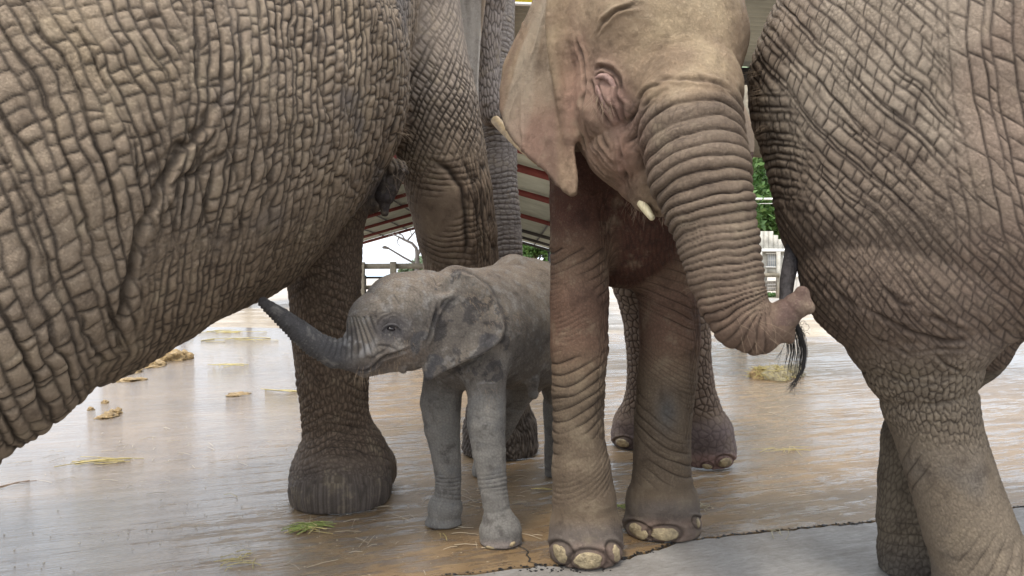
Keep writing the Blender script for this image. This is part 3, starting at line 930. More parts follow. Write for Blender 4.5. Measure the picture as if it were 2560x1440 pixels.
    # groove of the quick round each nail
    for (cx, cy, rx, ry, an) in NAILS_B:
        c_, s_ = math.cos(an), math.sin(an)
        dx, dy = x - cx, y - cy
        uu, v2_ = (dx * c_ + dy * s_) / rx, (-dx * s_ + dy * c_) / ry
        rho = np.sqrt(uu * uu + v2_ * v2_)
        on = (R.d < (2.7 if cy > 1200 else 3.9)) * (N[:, 1] < 0.2)
        g_ = np.exp(-((rho - 1.12) / 0.12) ** 2) * on
        R.h += -0.004 * g_ + 0.003 * np.exp(-((rho - 1.45) / 0.2) ** 2) * on * (v2_ < 0.3)
        R.cr = np.maximum(R.cr, 0.55 * g_)
    # toes swell over the nails
    for cx, cy, rx, ry in ((1402, 1372, 26, 34), (1470, 1385, 34, 34), (1532, 1370, 20, 34), (1597, 1315, 24, 28), (1662, 1322, 30, 26), (1735, 1300, 16, 26)):
        R.bump(cx, cy, rx, ry, 0.006, 0, 2.6)
    # colour
    n1 = fbm(V, 5, 3, 100); n2 = fbm(V, 14, 3, 101)
    T = lambda *c: np.tile(col(*c), (len(V), 1))
    t = mixc(T(0.262, 0.184, 0.118), T(0.37, 0.280, 0.175), sstep(-0.2, 0.5, n1 + n2 * 0.5) * face)
    t = mixc(t, T(0.190, 0.142, 0.104), start * 0.85)
    t = mixc(t, T(0.165, 0.105, 0.074), wt * sstep(600, 860, y) * 0.85)
    t = mixc(t, T(0.125, 0.078, 0.064), sstep(1925, 1960, x) * (y > 690) * (y < 815) * (R.d < 1.8) * 0.9)
    t = mixc(t, T(0.27, 0.178, 0.130), ear * sstep(0.15, -0.5, n1 + 0.35 * (y < 200) - (x - 1250) / 520.0 - 0.2 * (y > 300)) * 0.85)
    t = mixc(t, T(0.33, 0.265, 0.195), ear * sstep(0.0, 0.5, n1 + 0.2) * 0.5)
    fan = noise(np.stack([(x - 1400) / (8 + 0.10 * np.abs(y + 100)), y / 260, x * 0], 1), 1.0, 55) + 0.5 * noise(np.stack([(x - 1400) / (4 + 0.05 * np.abs(y + 100)), y / 120, x * 0], 1), 1.0, 56)
    t = mixc(t, T(0.38, 0.315, 0.235), ear * sstep(0.1, 0.7, fan) * 0.6)
    t = mixc(t, T(0.16, 0.10, 0.072), ear * sstep(0.1, 0.7, -fan) * 0.55)
    eye = np.clip(R.blob(1522, 242, 34, 62, -0.35) * 1.6, 0, 1) * (R.d < 2.25)
    t = mixc(t, T(0.33, 0.20, 0.165), eye * 0.75)
    for bx_, by_, rx, ry, a in ((1425, 250, 22, 120, 0.8), (1556, 400, 18, 80, 0.75), (1510, 400, 40, 40, 0.5), (1440, 130, 12, 80, 0.4), (1590, 400, 22, 60, 0.45), (1330, 330, 40, 60, 0.5), (1470, 320, 16, 60, 0.4)):
        t = mixc(t, T(0.32, 0.185, 0.14), R.blob(bx_, by_, rx, ry) * a * 0.8 * (y < 500))
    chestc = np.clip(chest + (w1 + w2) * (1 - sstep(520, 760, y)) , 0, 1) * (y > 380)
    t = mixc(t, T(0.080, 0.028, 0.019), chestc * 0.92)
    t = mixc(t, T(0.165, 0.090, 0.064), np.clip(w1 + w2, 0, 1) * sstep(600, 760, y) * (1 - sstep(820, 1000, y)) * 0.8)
    t = mixc(t, T(0.168, 0.124, 0.084), np.clip(w1 + w2, 0, 1) * sstep(850, 1000, y))
    t = mixc(t, T(0.11, 0.115, 0.115), R.blob(1668, 1030, 20, 34) * w2 * 0.7)
    foot = np.clip(w1 * sstep(1290, 1335, y) + w2 * sstep(1235, 1275, y), 0, 1)
    t = mixc(t, T(0.150, 0.124, 0.106), foot * 0.9)
    rim = np.clip(w1 * sstep(1345, 1375, y) + w2 * sstep(1285, 1310, y), 0, 1)
    t = mixc(t, T(0.32, 0.215, 0.165), rim * (0.40 + 0.5 * n2))
    hh = np.clip(h1_ + h2_, 0, 1)
    t = mixc(t, T(0.23, 0.17, 0.13), hh * 0.9)
    t = mixc(t, T(0.18, 0.14, 0.135), hh * sstep(1030, 1080, y) * 0.9)
    t = mixc(t, T(0.42, 0.26, 0.22), h2_ * sstep(1125, 1150, y) * 0.6)
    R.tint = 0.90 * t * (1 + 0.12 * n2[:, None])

def skin_C(R):
    V, N = R.V, R.N
    x, y = R.px, R.py
    wl = R.chainw('leg') * sstep(820, 960, y); wf = R.chainw('legfar', 0.04) * (R.d > 1.98)
    wb = (1 - np.clip(wf, 0, 1))
    X, Z = V[:, 0] - 0.75 * (V[:, 1] - 1.4), V[:, 2]
    wv = np.stack([fbm(V, 4, 2, 3), fbm(V, 4, 2, 13)], 1) * 0.028 + np.stack([noise(V, 16, 4), noise(V, 16, 14)], 1) * 0.007
    # direction of the long cracks turns from flat at the rump edge to steep on the flank
    wl_ = 1 - wl
    c, s_ = math.cos(math.radians(44)), math.sin(math.radians(44))
    wv = wv * 0.75
    edge_n = 60 * noise(V, 6, 17)
    right = sstep(2250, 2400, x - 0.1 * y + edge_n)
    left = (1 - sstep(1975, 2050, x + 0.6 * edge_n)) * sstep(190, 270, y) * (1 - sstep(520, 600, y + edge_n))
    lowb = sstep(520, 680, y + edge_n)
    body = wb * wl_
    wA = (1 - right) * (1 - left)
    a1 = X * s_ + Z * c + wv[:, 0]; b1 = X * c - Z * s_ + wv[:, 1]
    h1, c1, i1 = quilt(a1, b1, 0.0235, 0.034, 0.0026, 0.0045, 0.3, 1, body * wA, V)
    a2 = X * 0.98 + Z * 0.15 + wv[:, 0]; b2 = Z + wv[:, 1]
    h2, c2, i2 = quilt(a2, b2 + 0.4 * a2, 0.032, 0.042, 0.0028, 0.0050, 0.3, 2, body * right, V, 0.2)
    a3 = Z + 0.25 * X + wv[:, 0]; b3 = X + wv[:, 1]
    h3, c3, i3 = quilt(a3, b3, 0.0200, 0.036, 0.0030, 0.0045, 0.0, 3, body * left, V)
    h4, c4, i4 = quilt(a1, b1, 0.0175, 0.024, 0.0024, 0.0040, 0.3, 4, body * lowb, V)
    Hh = right * h2 + left * h3 + wA * h1
    Cr = right * c2 + left * c3 + wA * c1
    q1_, q2_ = np.sqrt(1 - 0.8 * lowb), np.sqrt(0.85 * lowb)
    Hh = (1 - q1_ * (1 - Hh)) * (1 - q2_ * (1 - h4))
    Cr = np.maximum(Cr * q1_, c4 * q2_)
    dp = (0.0066 * (1 - 0.15 * lowb)) * (0.85 + 0.6 * fbm(V, 5, 2, 44))
    hs, cs_, _ = cells(a1 / 0.011, b1 / 0.013, 0.16, 0.85, 0.9, 6, body)
    sub = sstep(-0.2, 0.4, fbm(V, 6, 2, 45))
    R.add(body, dp * (Hh - 1) + 0.0013 * sub * (hs - 1) + 0.0020 * (i1 - 0.5) * sstep(0.2, 0.8, Hh), Cr * 0.95)
    R.cr = np.maximum(R.cr, body * sub * cs_ * 0.3)
    R.h += body * 0.0016 * fbm(V, 45, 2, 63)
    for pitch, sd, dpp in ((0.070, 47, 0.0035),):
        q = a1 / pitch + 0.12 * noise(V, 8, sd)
        f = np.abs(q - np.round(q)) * pitch
        R.add(body * (1 - right) * (1 - left) * sstep(-0.3, 0.3, noise(V, 5, sd + 1)), -dpp * np.exp(-(f / 0.0032) ** 2), np.exp(-(f / 0.0025) ** 2) * 0.95)
    R.h += body * 0.005 * fbm(V, 5, 2, 46)
    # the leg smooths out downwards
    sL, ph, dd = R.cc('leg')
    vv = np.stack([noise(V, 11, 8), noise(V, 11, 9)], 1) * 0.008
    up = (1 - sstep(1060, 1180, y + 0.2 * (2400 - x)))
    hL, cL, _ = cells((ph * 0.2 + vv[:, 0]) / 0.022, (sL + 0.06 * ph + vv[:, 1]) / 0.024, 0.12, 0.7, 0.85, 11, wl * up)
    up = (1 - sstep(1060, 1180, y + 0.2 * (2400 - x)))
    R.add(wl * up, 0.0055 * (hL - 1), cL * 0.75)
    rr, rc = rings((sL + 0.10 * ph + 0.012 * noise(V, 8, 50)) / 0.040, 1, 51, V, -0.15, 0.11)
    R.add(wl * (1 - up * 0.6), 0.0045 * (rr - 1), rc * 0.6)
    hN, cN, _ = cells((ph * 0.2 + vv[:, 0]) / 0.014, (sL + vv[:, 1]) / 0.016, 0.15, 0.8, 0.9, 52, wl)
    R.add(wl, 0.0010 * (hN - 1), cN * 0.2)
    R.add(wl * sstep(0.55, 0.9, ph) * sstep(1050, 1100, y), 0.003 * (hN - 1), cN * 0.5)
    for pts, wd, dp_ in (([(2120, 760), (2200, 790), (2290, 830), (2370, 850), (2440, 850)], 0.008, 0.014), ([(2060, 690), (2120, 760), (2200, 850), (2260, 880), (2330, 880)], 0.007, 0.009),
                         ([(2190, 960), (2260, 1000), (2340, 1010), (2410, 990)], 0.006, 0.010), ([(2160, 900), (2240, 945), (2330, 955), (2415, 935)], 0.006, 0.008),
                         ([(2330, 880), (2380, 920), (2420, 930)], 0.006, 0.008), ([(2180, 700), (2260, 760), (2350, 800), (2430, 830)], 0.007, 0.008),
                         ([(2300, 880), (2350, 870), (2425, 872)], 0.006, 0.010), ([(2200, 1030), (2300, 1042), (2400, 1035)], 0.005, 0.007)):
        R.crease(pts, wd * 0.7, dp_ * 0.55, 0.002, wob=0.006, dark=0.8)
    sF, phF, _ = R.cc('legfar')
    hF, cF, _ = cells((phF * 0.15 + vv[:, 0]) / 0.024, (sF + 0.08 * phF + vv[:, 1]) / 0.022, 0.13, 0.75, 0.85, 13, wf)
    rF, rcF = rings((sF + 0.014 * noise(V, 8, 53)) / 0.030, 1, 54, V, 0.0, 0.12)
    R.add(wf, 0.003 * (hF - 1) + 0.003 * (rF - 1) * sstep(1250, 1300, y), np.maximum(cF * 0.5, rcF * 0.6 * sstep(1250, 1300, y)))
    n1 = fbm(V, 5, 3, 100); n2 = fbm(V, 16, 3, 101)
    T = lambda *q: np.tile(col(*q), (len(V), 1))
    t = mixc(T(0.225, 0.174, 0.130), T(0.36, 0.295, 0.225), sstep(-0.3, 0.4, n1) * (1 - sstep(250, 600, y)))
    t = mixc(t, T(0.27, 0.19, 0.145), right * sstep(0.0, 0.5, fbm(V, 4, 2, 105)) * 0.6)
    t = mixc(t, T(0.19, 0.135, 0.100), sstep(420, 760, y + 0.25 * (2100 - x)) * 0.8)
    t = mixc(t, T(0.205, 0.165, 0.120), wl * 0.9)
    t = mixc(t, T(0.135, 0.125, 0.115), wl * sstep(0.0, 0.4, n1 + 0.2) * sstep(1080, 1200, y) * 0.6)
    t = mixc(t, T(0.165, 0.135, 0.098), wf)
    t = mixc(t, T(0.12, 0.108, 0.095), wf * sstep(1320, 1440, y) * 0.8)
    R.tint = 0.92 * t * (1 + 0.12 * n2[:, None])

def skin_K(R):
    V, N = R.V, R.N
    x, y = R.px, R.py
    wt = R.chainw('trunk', 0.03)
    s, ph, dd = R.cc('trunk')
    up = sstep(-0.2, 0.5, rowdots(N, np.tile(col(-0.35, -0.25, 0.9), (len(V), 1))))
    tr = wt * (x < 925)
    zone = tr * (x > 790) * 1.0
    q = (s + 0.004 * noise(V, 20, 5)) / 0.0175
    f = q - np.floor(q); e = np.minimum(f, 1 - f)
    z1 = sstep(780, 840, x) * (1 - sstep(925, 960, x)) * sstep(-0.3, 0.3, N[:, 2] + 0.2) * (R.d < 2.35) * (y < 925) * (y > 790)
    R.add(z1, 0.0065 * (pillow(e, 0.2) - 1), np.exp(-(e / 0.15) ** 2) * 1.0)
    # notched underside of the trunk
    q = s / 0.011
    f = q - np.floor(q); e = np.minimum(f, 1 - f)
    und = tr * sstep(0.1, -0.4, N[:, 2]) * (x < 800)
    R.add(und, 0.0045 * (e * 2 - 0.5), (e < 0.12) * 0.5)
    q = s / 0.009 + noise(V, 30, 8)
    f = q - np.floor(q); e = np.minimum(f, 1 - f)
    R.add(tr * (1 - z1), 0.0009 * (e * 2 - 1), np.exp(-(e / 0.15) ** 2) * 0.15)
    head = (x < 1110) * (y < 960) * (R.d < 2.5) * (1 - tr)
    body = 1 - np.clip(head + tr, 0, 1)
    R.h += 0.0025 * fbm(V, 12, 3, 20) + 0.0008 * fbm(V, 60, 2, 22)
    # face folds and the painted ear-edge shadow
    R.bump(978, 822, 30, 22, -0.006, 0, 2.5)
    R.bump(978, 822, 15, 10, 0.003, 0, 2.5)
    R.bump(900, 840, 40, 30, 0.0, 0, 2.5)
    R.bump(1040, 840, 26, 40, -0.006, 0.3, 2.5)
    R.bump(1000, 740, 50, 30, 0.006, 0.2, 2.5)
    R.bump(960, 880, 30, 18, 0.006, -0.4, 2.5)
    C_ = [([(944, 808), (958, 794), (976, 787), (994, 788), (1012, 800)], 0.0022, 0.0028), ([(938, 800), (955, 784), (978, 776), (1000, 778)], 0.0020, 0.0020),
          ([(1118, 682), (1150, 674), (1185, 684), (1222, 712), (1248, 756), (1268, 815), (1262, 852), (1232, 880)], 0.0070, 0.003), ([(1105, 945), (1140, 925), (1180, 905), (1225, 886)], 0.006, 0.002), ([(940, 822), (946, 806), (958, 794)], 0.002, 0.002),  # long ear-edge line: crevice shadow behind the ear put into the colour
          ([(888, 930), (915, 926), (935, 915), (950, 898), (970, 886), (1000, 880), (1030, 872)], 0.0040, 0.010),
          ([(935, 870), (950, 862), (975, 866), (1000, 876)], 0.0025, 0.003), ([(930, 895), (945, 882), (965, 875)], 0.0025, 0.003),
          ([(1098, 752), (1088, 790), (1078, 830), (1066, 860)], 0.0045, 0.009),
          ([(1120, 745), (1105, 762), (1092, 785)], 0.0035, 0.006), ([(1085, 668), (1080, 690), (1090, 712), (1110, 722)], 0.003, 0.004),
          ([(1010, 700), (1040, 704), (1070, 715)], 0.002, 0.002), ([(995, 715), (1030, 720), (1060, 732)], 0.002, 0.002), ([(960, 720), (985, 740), (1000, 765)], 0.002, 0.0015),
          ([(1040, 670), (1065, 678), (1085, 682)], 0.002, 0.002)]
    for pts, wd, dp in C_:
        R.crease(pts, wd, dp, dp * 0.5, wob=0.003, dark=0.7)
    # baggy knees
    for kx, ky, rr_ in ((1212, 1050, 34), (1098, 1010, 34)):
        R.bump(kx, ky, rr_, 28, 0.005, 0, 2.7)
    for q in range(7):
        y0 = 1000 + q * 19
        R.crease([(1188, y0 + 4), (1212, y0 - 3), (1240, y0 + 5)], 0.0016, 0.0016, wob=0.006, dark=0.5)
        R.crease([(1075, y0 - 15), (1100, y0 - 22), (1130, y0 - 14)], 0.0016, 0.0016, wob=0.006, dark=0.5)
    # cuffs of wrinkles above the feet
    for k, y0, y1 in (('leg1', 1180, 1300), ('leg2', 1180, 1265)):
        s2, ph2, _ = R.cc(k)
        wl = R.chainw(k, 0.02) * sstep(y0 - 20, y0 + 20, y) * (1 - sstep(y1 - 15, y1 + 15, y))
        rr, rc = rings((s2 + 0.004 * noise(V, 18, 30) + 0.006 * np.cos(ph2)) / 0.0135, 1, 31, V, -0.1, 0.16)
        R.add(wl, 0.0036 * (rr - 1), rc * 0.75)
    hN, cN, _ = cells((V[:, 0] + 0.004 * noise(V, 30, 33)) / 0.010, (V[:, 2] + V[:, 1] * 0.5 + 0.004 * noise(V, 30, 34)) / 0.010, 0.16, 0.85, 0.9, 35)
    R.add(np.clip(head + body * 0.7, 0, 1) * 1.0, 0.0010 * (hN - 1), cN * 0.36)
    n1 = fbm(V, 7, 3, 100); n2 = fbm(V, 30, 4, 101); n3 = fbm(V, 46, 3, 102)
    T = lambda *q: np.tile(col(*q), (len(V), 1))
    t = mixc(T(0.150, 0.130, 0.110), T(0.245, 0.205, 0.160), sstep(-0.2, 0.5, n1) * 0.8)
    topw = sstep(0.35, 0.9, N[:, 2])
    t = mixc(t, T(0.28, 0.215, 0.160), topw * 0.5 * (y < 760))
    t = mixc(t, T(0.30, 0.29, 0.275), sstep(0.15, 0.5, n3 + 0.3 * n1) * 0.5 * (y < 960))
    t = mixc(t, T(0.058, 0.056, 0.058), np.clip(tr * (1 - sstep(840, 930, x)) * 0.92, 0, 1))
    t = mixc(t, T(0.42, 0.41, 0.40), R.blob(895, 862, 26, 16, 0.6) * sstep(0, 0.4, n3 + 0.15) * 0.8)
    t = mixc(t, T(0.20, 0.145, 0.105), R.blob(1000, 900, 60, 24, -0.3) * 0.7)
    t = mixc(t, T(0.085, 0.078, 0.08), np.clip(R.blob(977, 822, 32, 24) * 1.6, 0, 1) * 0.85 * (R.d < 2.5))
    t = mixc(t, T(0.075, 0.065, 0.065), np.clip(R.blob(905, 925, 34, 10, -0.3) * 1.3, 0, 1) * 0.7)
    earz = (x > 1085) * (y < 955) * (R.d < 2.36)
    blot = sstep(0.16, 0.24, n2 + 0.25 * n3 + 0.22 * R.blob(1230, 830, 40, 40) - 0.1 * (y < 740)) * earz
    t = mixc(t, T(0.060, 0.054, 0.052), blot * 0.85)
    for bx_, by_, rx, ry in ((1088, 900, 16, 12), (1080, 920, 10, 10), (1067, 940, 13, 10), (1222, 850, 22, 14), (1040, 860, 10, 22), (1058, 840, 12, 10)):
        t = mixc(t, T(0.075, 0.072, 0.075), sstep(0.35, 0.6, R.blob(bx_, by_, rx, ry) + 0.15 * n3) * 0.85)
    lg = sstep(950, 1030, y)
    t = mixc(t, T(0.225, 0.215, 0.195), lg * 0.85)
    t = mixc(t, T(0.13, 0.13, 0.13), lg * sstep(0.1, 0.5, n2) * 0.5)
    t = mixc(t, T(0.34, 0.28, 0.25), sstep(1345, 1362, y) * 0.7)
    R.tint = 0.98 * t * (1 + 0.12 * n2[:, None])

# ------------------------------------------------------------------ materials
def new_mat(name):
    m = bpy.data.materials.new(name); m.use_nodes = True
    t = m.node_tree
    for n in list(t.nodes): t.nodes.remove(n)
    o = t.nodes.new('ShaderNodeOutputMaterial'); b = t.nodes.new('ShaderNodeBsdfPrincipled')
    t.links.new(b.outputs[0], o.inputs[0])
    return m, t, b

def N_(t, typ, **kw):
    n = t.nodes.new(typ)
    for k, v in kw.items():
        if k == 'ins':
            for a, b in v.items(): n.inputs[a].default_value = b
        else: setattr(n, k, v)
    return n

def ramp(t, fac, stops):
    r = t.nodes.new('ShaderNodeValToRGB')
    e = r.color_ramp.elements
    while len(e) < len(stops): e.new(0.5)
    for i, (p, c) in enumerate(stops):
        e[i].position = p; e[i].color = (*c, 1) if len(c) == 3 else c
    t.links.new(fac, r.inputs[0])
    return r.outputs[0]

def mixn(t, mode, fac, a, b):
    n = t.nodes.new('ShaderNodeMix'); n.data_type = 'RGBA'; n.blend_type = mode
    for s_, v in ((0, fac), (6, a), (7, b)):
        if hasattr(v, 'is_linked') or hasattr(v, 'links'): t.links.new(v, n.inputs[s_])
        else: n.inputs[s_].default_value = v if s_ == 0 else (*v, 1)
    return n.outputs[2]

def mathn(t, op, a, b=None, c=None):
    n = t.nodes.new('ShaderNodeMath'); n.operation = op
    for i, v in enumerate((a, b, c)):
        if v is None: continue
        if hasattr(v, 'links'): t.links.new(v, n.inputs[i])
        else: n.inputs[i].default_value = v
    return n.outputs[0]

def hide_mat(name, crack=(0.024, 0.018, 0.014), rough=0.72, grain=1.0, speck=0.35, speckcol=(0.50, 0.41, 0.28), fuzz=0.0, cracksc=160.0, mud=0.35, mudcol=(0.36, 0.29, 0.195), damp=0.8, mudsc=11.0, micro=0.12):
    m, t, b = new_mat(name)
    tint = N_(t, 'ShaderNodeAttribute', attribute_name='tint')
    crk = N_(t, 'ShaderNodeAttribute', attribute_name='crack')
    tc = N_(t, 'ShaderNodeTexCoord')
    n1 = N_(t, 'ShaderNodeTexNoise', ins={'Scale': 60.0, 'Detail': 6.0, 'Roughness': 0.65})
    n2 = N_(t, 'ShaderNodeTexNoise', ins={'Scale': 260.0, 'Detail': 4.0, 'Roughness': 0.6})
    v1 = N_(t, 'ShaderNodeTexVoronoi', feature='DISTANCE_TO_EDGE', ins={'Scale': cracksc})
    for n in (n1, n2): t.links.new(tc.outputs['Object'], n.inputs['Vector'])
    # the small cracks run along a wavy grain
    wv = N_(t, 'ShaderNodeVectorMath', operation='MULTIPLY_ADD')
    t.links.new(n1.outputs['Color'], wv.inputs[0]); wv.inputs[1].default_value = (0.035, 0.035, 0.035)
    t.links.new(tc.outputs['Object'], wv.inputs[2])
    t.links.new(wv.outputs[0], v1.inputs['Vector'])
    c = mixn(t, 'MULTIPLY', 1.0, tint.outputs['Vector'], ramp(t, n1.outputs[0], [(0.25, (0.86, 0.85, 0.84)), (0.5, (1, 1, 1)), (0.75, (1.08, 1.07, 1.06))]))
    sp = mathn(t, 'MULTIPLY', ramp(t, n2.outputs[0], [(0.58, (0, 0, 0)), (0.70, (1, 1, 1))]), speck)
    c = mixn(t, 'MIX', sp, c, speckcol)
    n3 = N_(t, 'ShaderNodeTexNoise', ins={'Scale': mudsc, 'Detail': 8.0, 'Roughness': 0.68, 'Distortion': 0.3})
    t.links.new(tc.outputs['Object'], n3.inputs['Vector'])
    c = mixn(t, 'MIX', mathn(t, 'MULTIPLY', ramp(t, n3.outputs[0], [(0.54, (0, 0, 0)), (0.66, (1, 1, 1))]), mud), c, mudcol)
    c = mixn(t, 'MULTIPLY', damp, c, ramp(t, n3.outputs[0], [(0.34, (0.52, 0.50, 0.50)), (0.47, (1, 1, 1))]))
    mic = ramp(t, v1.outputs[0], [(0.0, (1, 1, 1)), (0.10, (0, 0, 0))])
    c = mixn(t, 'MIX', mathn(t, 'MULTIPLY', mic, micro), c, crack)
    cf = mathn(t, 'POWER', mathn(t, 'MINIMUM', crk.outputs['Fac'], 1.0), 0.75)
    c = mixn(t, 'MIX', mathn(t, 'MULTIPLY', cf, 0.93), c, crack)
    t.links.new(c, b.inputs['Base Color'])
    hsum = mathn(t, 'ADD', mathn(t, 'MULTIPLY', n1.outputs[0], 0.0028 * grain), mathn(t, 'MULTIPLY', n2.outputs[0], 0.0006 * grain))
    hsum = mathn(t, 'ADD', hsum, mathn(t, 'MULTIPLY', ramp(t, v1.outputs[0], [(0.0, (0, 0, 0)), (0.16, (1, 1, 1))]), 0.0006 * grain))
    bp = N_(t, 'ShaderNodeBump', ins={'Strength': 1.0, 'Distance': 1.0})
    t.links.new(hsum, bp.inputs['Height']); t.links.new(bp.outputs[0], b.inputs['Normal'])
    t.links.new(ramp(t, n1.outputs[0], [(0.3, (rough - 0.12,) * 3), (0.7, (rough + 0.1,) * 3)]), b.inputs['Roughness'])
    b.inputs['Specular IOR Level'].default_value = 0.22
    if fuzz:
        b.inputs['Sheen Weight'].default_value = fuzz
        b.inputs['Sheen Roughness'].default_value = 0.4
        b.inputs['Sheen Tint'].default_value = (0.8, 0.75, 0.7, 1)
    return m

def simple_mat(name, c, rough=0.6, noise_s=None, amt=0.3, bump=0.0, metal=0.0, spec=0.5):
    m, t, b = new_mat(name)
    b.inputs['Roughness'].default_value = rough; b.inputs['Metallic'].default_value = metal
    b.inputs['Specular IOR Level'].default_value = spec
    if noise_s:
        tc = N_(t, 'ShaderNodeTexCoord')
        n = N_(t, 'ShaderNodeTexNoise', ins={'Scale': noise_s, 'Detail': 6.0, 'Roughness': 0.65})
        t.links.new(tc.outputs['Object'], n.inputs['Vector'])
        o = ramp(t, n.outputs[0], [(0.3, tuple(q * (1 - amt) for q in c)), (0.7, tuple(min(1, q * (1 + amt)) for q in c))])
        t.links.new(o, b.inputs['Base Color'])
        if bump:
            bp = N_(t, 'ShaderNodeBump', ins={'Strength': 1.0, 'Distance': bump})
            t.links.new(n.outputs[0], bp.inputs['Height']); t.links.new(bp.outputs[0], b.inputs['Normal'])
    else:
        b.inputs['Base Color'].default_value = (*c, 1)
    return m

M_nail = simple_mat('nail_horn', (0.31, 0.245, 0.145), 0.55, 38, 0.6, 0.014)
M_ivory = simple_mat('ivory', (0.60, 0.52, 0.33), 0.42, 40, 0.22, 0.002)
M_ivory_old = simple_mat('stained_ivory', (0.42, 0.30, 0.16), 0.5, 30, 0.4, 0.003)
M_eye = simple_mat('dark_eye', (0.012, 0.009, 0.010), 0.12)
M_hair = simple_mat('black_hair', (0.012, 0.010, 0.010), 0.45)
M_lash = simple_mat('pale_hair', (0.32, 0.23, 0.15), 0.6)
M_bristle = simple_mat('brown_bristle', (0.22, 0.15, 0.10), 0.6)
M_tail = simple_mat('dark_hide', (0.045, 0.040, 0.042), 0.7, 60, 0.5, 0.01)

# ------------------------------------------------------------------ small builders
def tube_mesh(paths, sides=4):
    """paths: list of (points Nx3, radii N) -> verts, faces of one mesh"""
    V, Fc = [], []
    base = 0
    for pts, rad in paths:
        pts = np.asarray(pts, float); n = len(pts)
        tg = np.gradient(pts, axis=0); tg /= np.maximum(np.linalg.norm(tg, axis=1, keepdims=True), 1e-9)
        ref = np.array([0.31, 0.9, 0.2]);
        if abs(tg[0] @ ref) > 0.9: ref = np.array([0.9, 0.1, 0.3])
        u = np.cross(tg, ref); u /= np.linalg.norm(u, axis=1, keepdims=True)
        v = np.cross(tg, u)
        for k in range(sides):
            a = 2 * math.pi * k / sides
            V.append(pts + (u * math.cos(a) + v * math.sin(a)) * np.asarray(rad)[:, None])
        ids = base + np.arange(sides)[:, None] * n + np.arange(n)[None]
        for k in range(sides):
            k2 = (k + 1) % sides
            Fc.append(np.stack([ids[k, :-1], ids[k2, :-1], ids[k2, 1:], ids[k, 1:]], 1))
        base += sides * n
        # end caps are pinched by the tapering radii
    return np.concatenate(V), np.concatenate(Fc)

def tubes(name, paths, mat, parent=None, sides=4):
    v, f = tube_mesh(paths, sides)
    return mesh_from(name, v, f, mat, parent)

def lathe_ell(name, c, n, up, rx, ry, rz, mat, parent, seg=20, rng_=10, rough=0.0, seed=0, attrs=False):
    """ellipsoid with axes side/up/normal, a little uneven"""
    n = n / np.linalg.norm(n); side = np.cross(up, n); side /= np.linalg.norm(side); up2 = np.cross(n, side)
    V = []; Fc = []
    for i in range(rng_ + 1):
        th = math.pi * i / rng_
        for j in range(seg):
            ph = 2 * math.pi * j / seg
            V.append([math.sin(th) * math.cos(ph), math.sin(th) * math.sin(ph), math.cos(th)])
    V = np.array(V)
    k = 1 + rough * noise(V + seed * 3.1, 2.2, seed)
    W = c + (V[:, :1] * side * rx + V[:, 1:2] * up2 * ry + V[:, 2:] * n * rz) * k[:, None]
    for i in range(rng_):
        for j in range(seg):
            Fc.append([i * seg + j, (i + 1) * seg + j, (i + 1) * seg + (j + 1) % seg, i * seg + (j + 1) % seg])
    return mesh_from(name, W, np.array(Fc), mat, parent)

def box_mesh(c, size, rot=None):
    s = np.array(size) / 2
    v = np.array([[x, y, z] for x in (-1, 1) for y in (-1, 1) for z in (-1, 1)], float) * s
    if rot is not None: v = v @ np.array(rot).T
    f = np.array([[0, 1, 3, 2], [4, 6, 7, 5], [0, 4, 5, 1], [2, 3, 7, 6], [0, 2, 6, 4], [1, 5, 7, 3]])
    return v + np.array(c), f

def boxes(name, lst, mat, parent=None, bevel=0.0):
    V, Fc, b = [], [], 0
    for q in lst:
        v, f = box_mesh(*q)
        V.append(v); Fc.append(f + b); b += 8
    o = mesh_from(name, np.concatenate(V), np.concatenate(Fc), mat, parent, smooth=False)
    if bevel:
        mod = o.modifiers.new('bevel', 'BEVEL'); mod.width = bevel; mod.segments = 2
    return o

def beam(name, a, b, w_, h_, mat, parent=None, bevel=0.0):
    """a bar from a to b, w wide, h high"""
    a, b = np.array(a, float), np.array(b, float)
    d = b - a; L = np.linalg.norm(d); d /= L
    up = np.array([0, 0, 1.0]) if abs(d[2]) < 0.95 else np.array([0, 1.0, 0])
    s = np.cross(d, up); s /= np.linalg.norm(s); u = np.cross(s, d)
    return boxes(name, [((a + b) / 2, (w_, L, h_), np.stack([s, d, u], 1))], mat, parent, bevel)

def empty(name, loc=(0, 0, 0)):
    o = bpy.data.objects.new(name, None); COL.objects.link(o)
    o.location = tuple(float(q) for q in loc)
    o.empty_display_size = 0.1
    return o

def keep(o, root):
    """parent without moving"""
    o.parent = root
    o.matrix_parent_inverse = Matrix.Translation(-Vector(root.location))
    return o

def build_elephant(body, h, k, skin, mat, label, root_loc):
    t0 = time.time()
    v, q = surface_net(body, h)
    v, q, n, fr = refine(body, v, q, k)
    R = Relief(body, v, n)
    skin(R)
    v2 = v + n * R.h[:, None]
    v2[:, 2] = np.maximum(v2[:, 2], 0.003)
    v2 = relock(v2, fr)
    root = empty('elephant', root_loc)
    tag(root, label, 'elephant')
    o = mesh_from('body', v2, q, mat, None, attrs=dict(crack=np.clip(R.cr, 0, 1), tint=R.tint))
    keep(o, root)
    print(body.name, 'faces', len(q), 'time %.1f' % (time.time() - t0), flush=True)
    return root, o

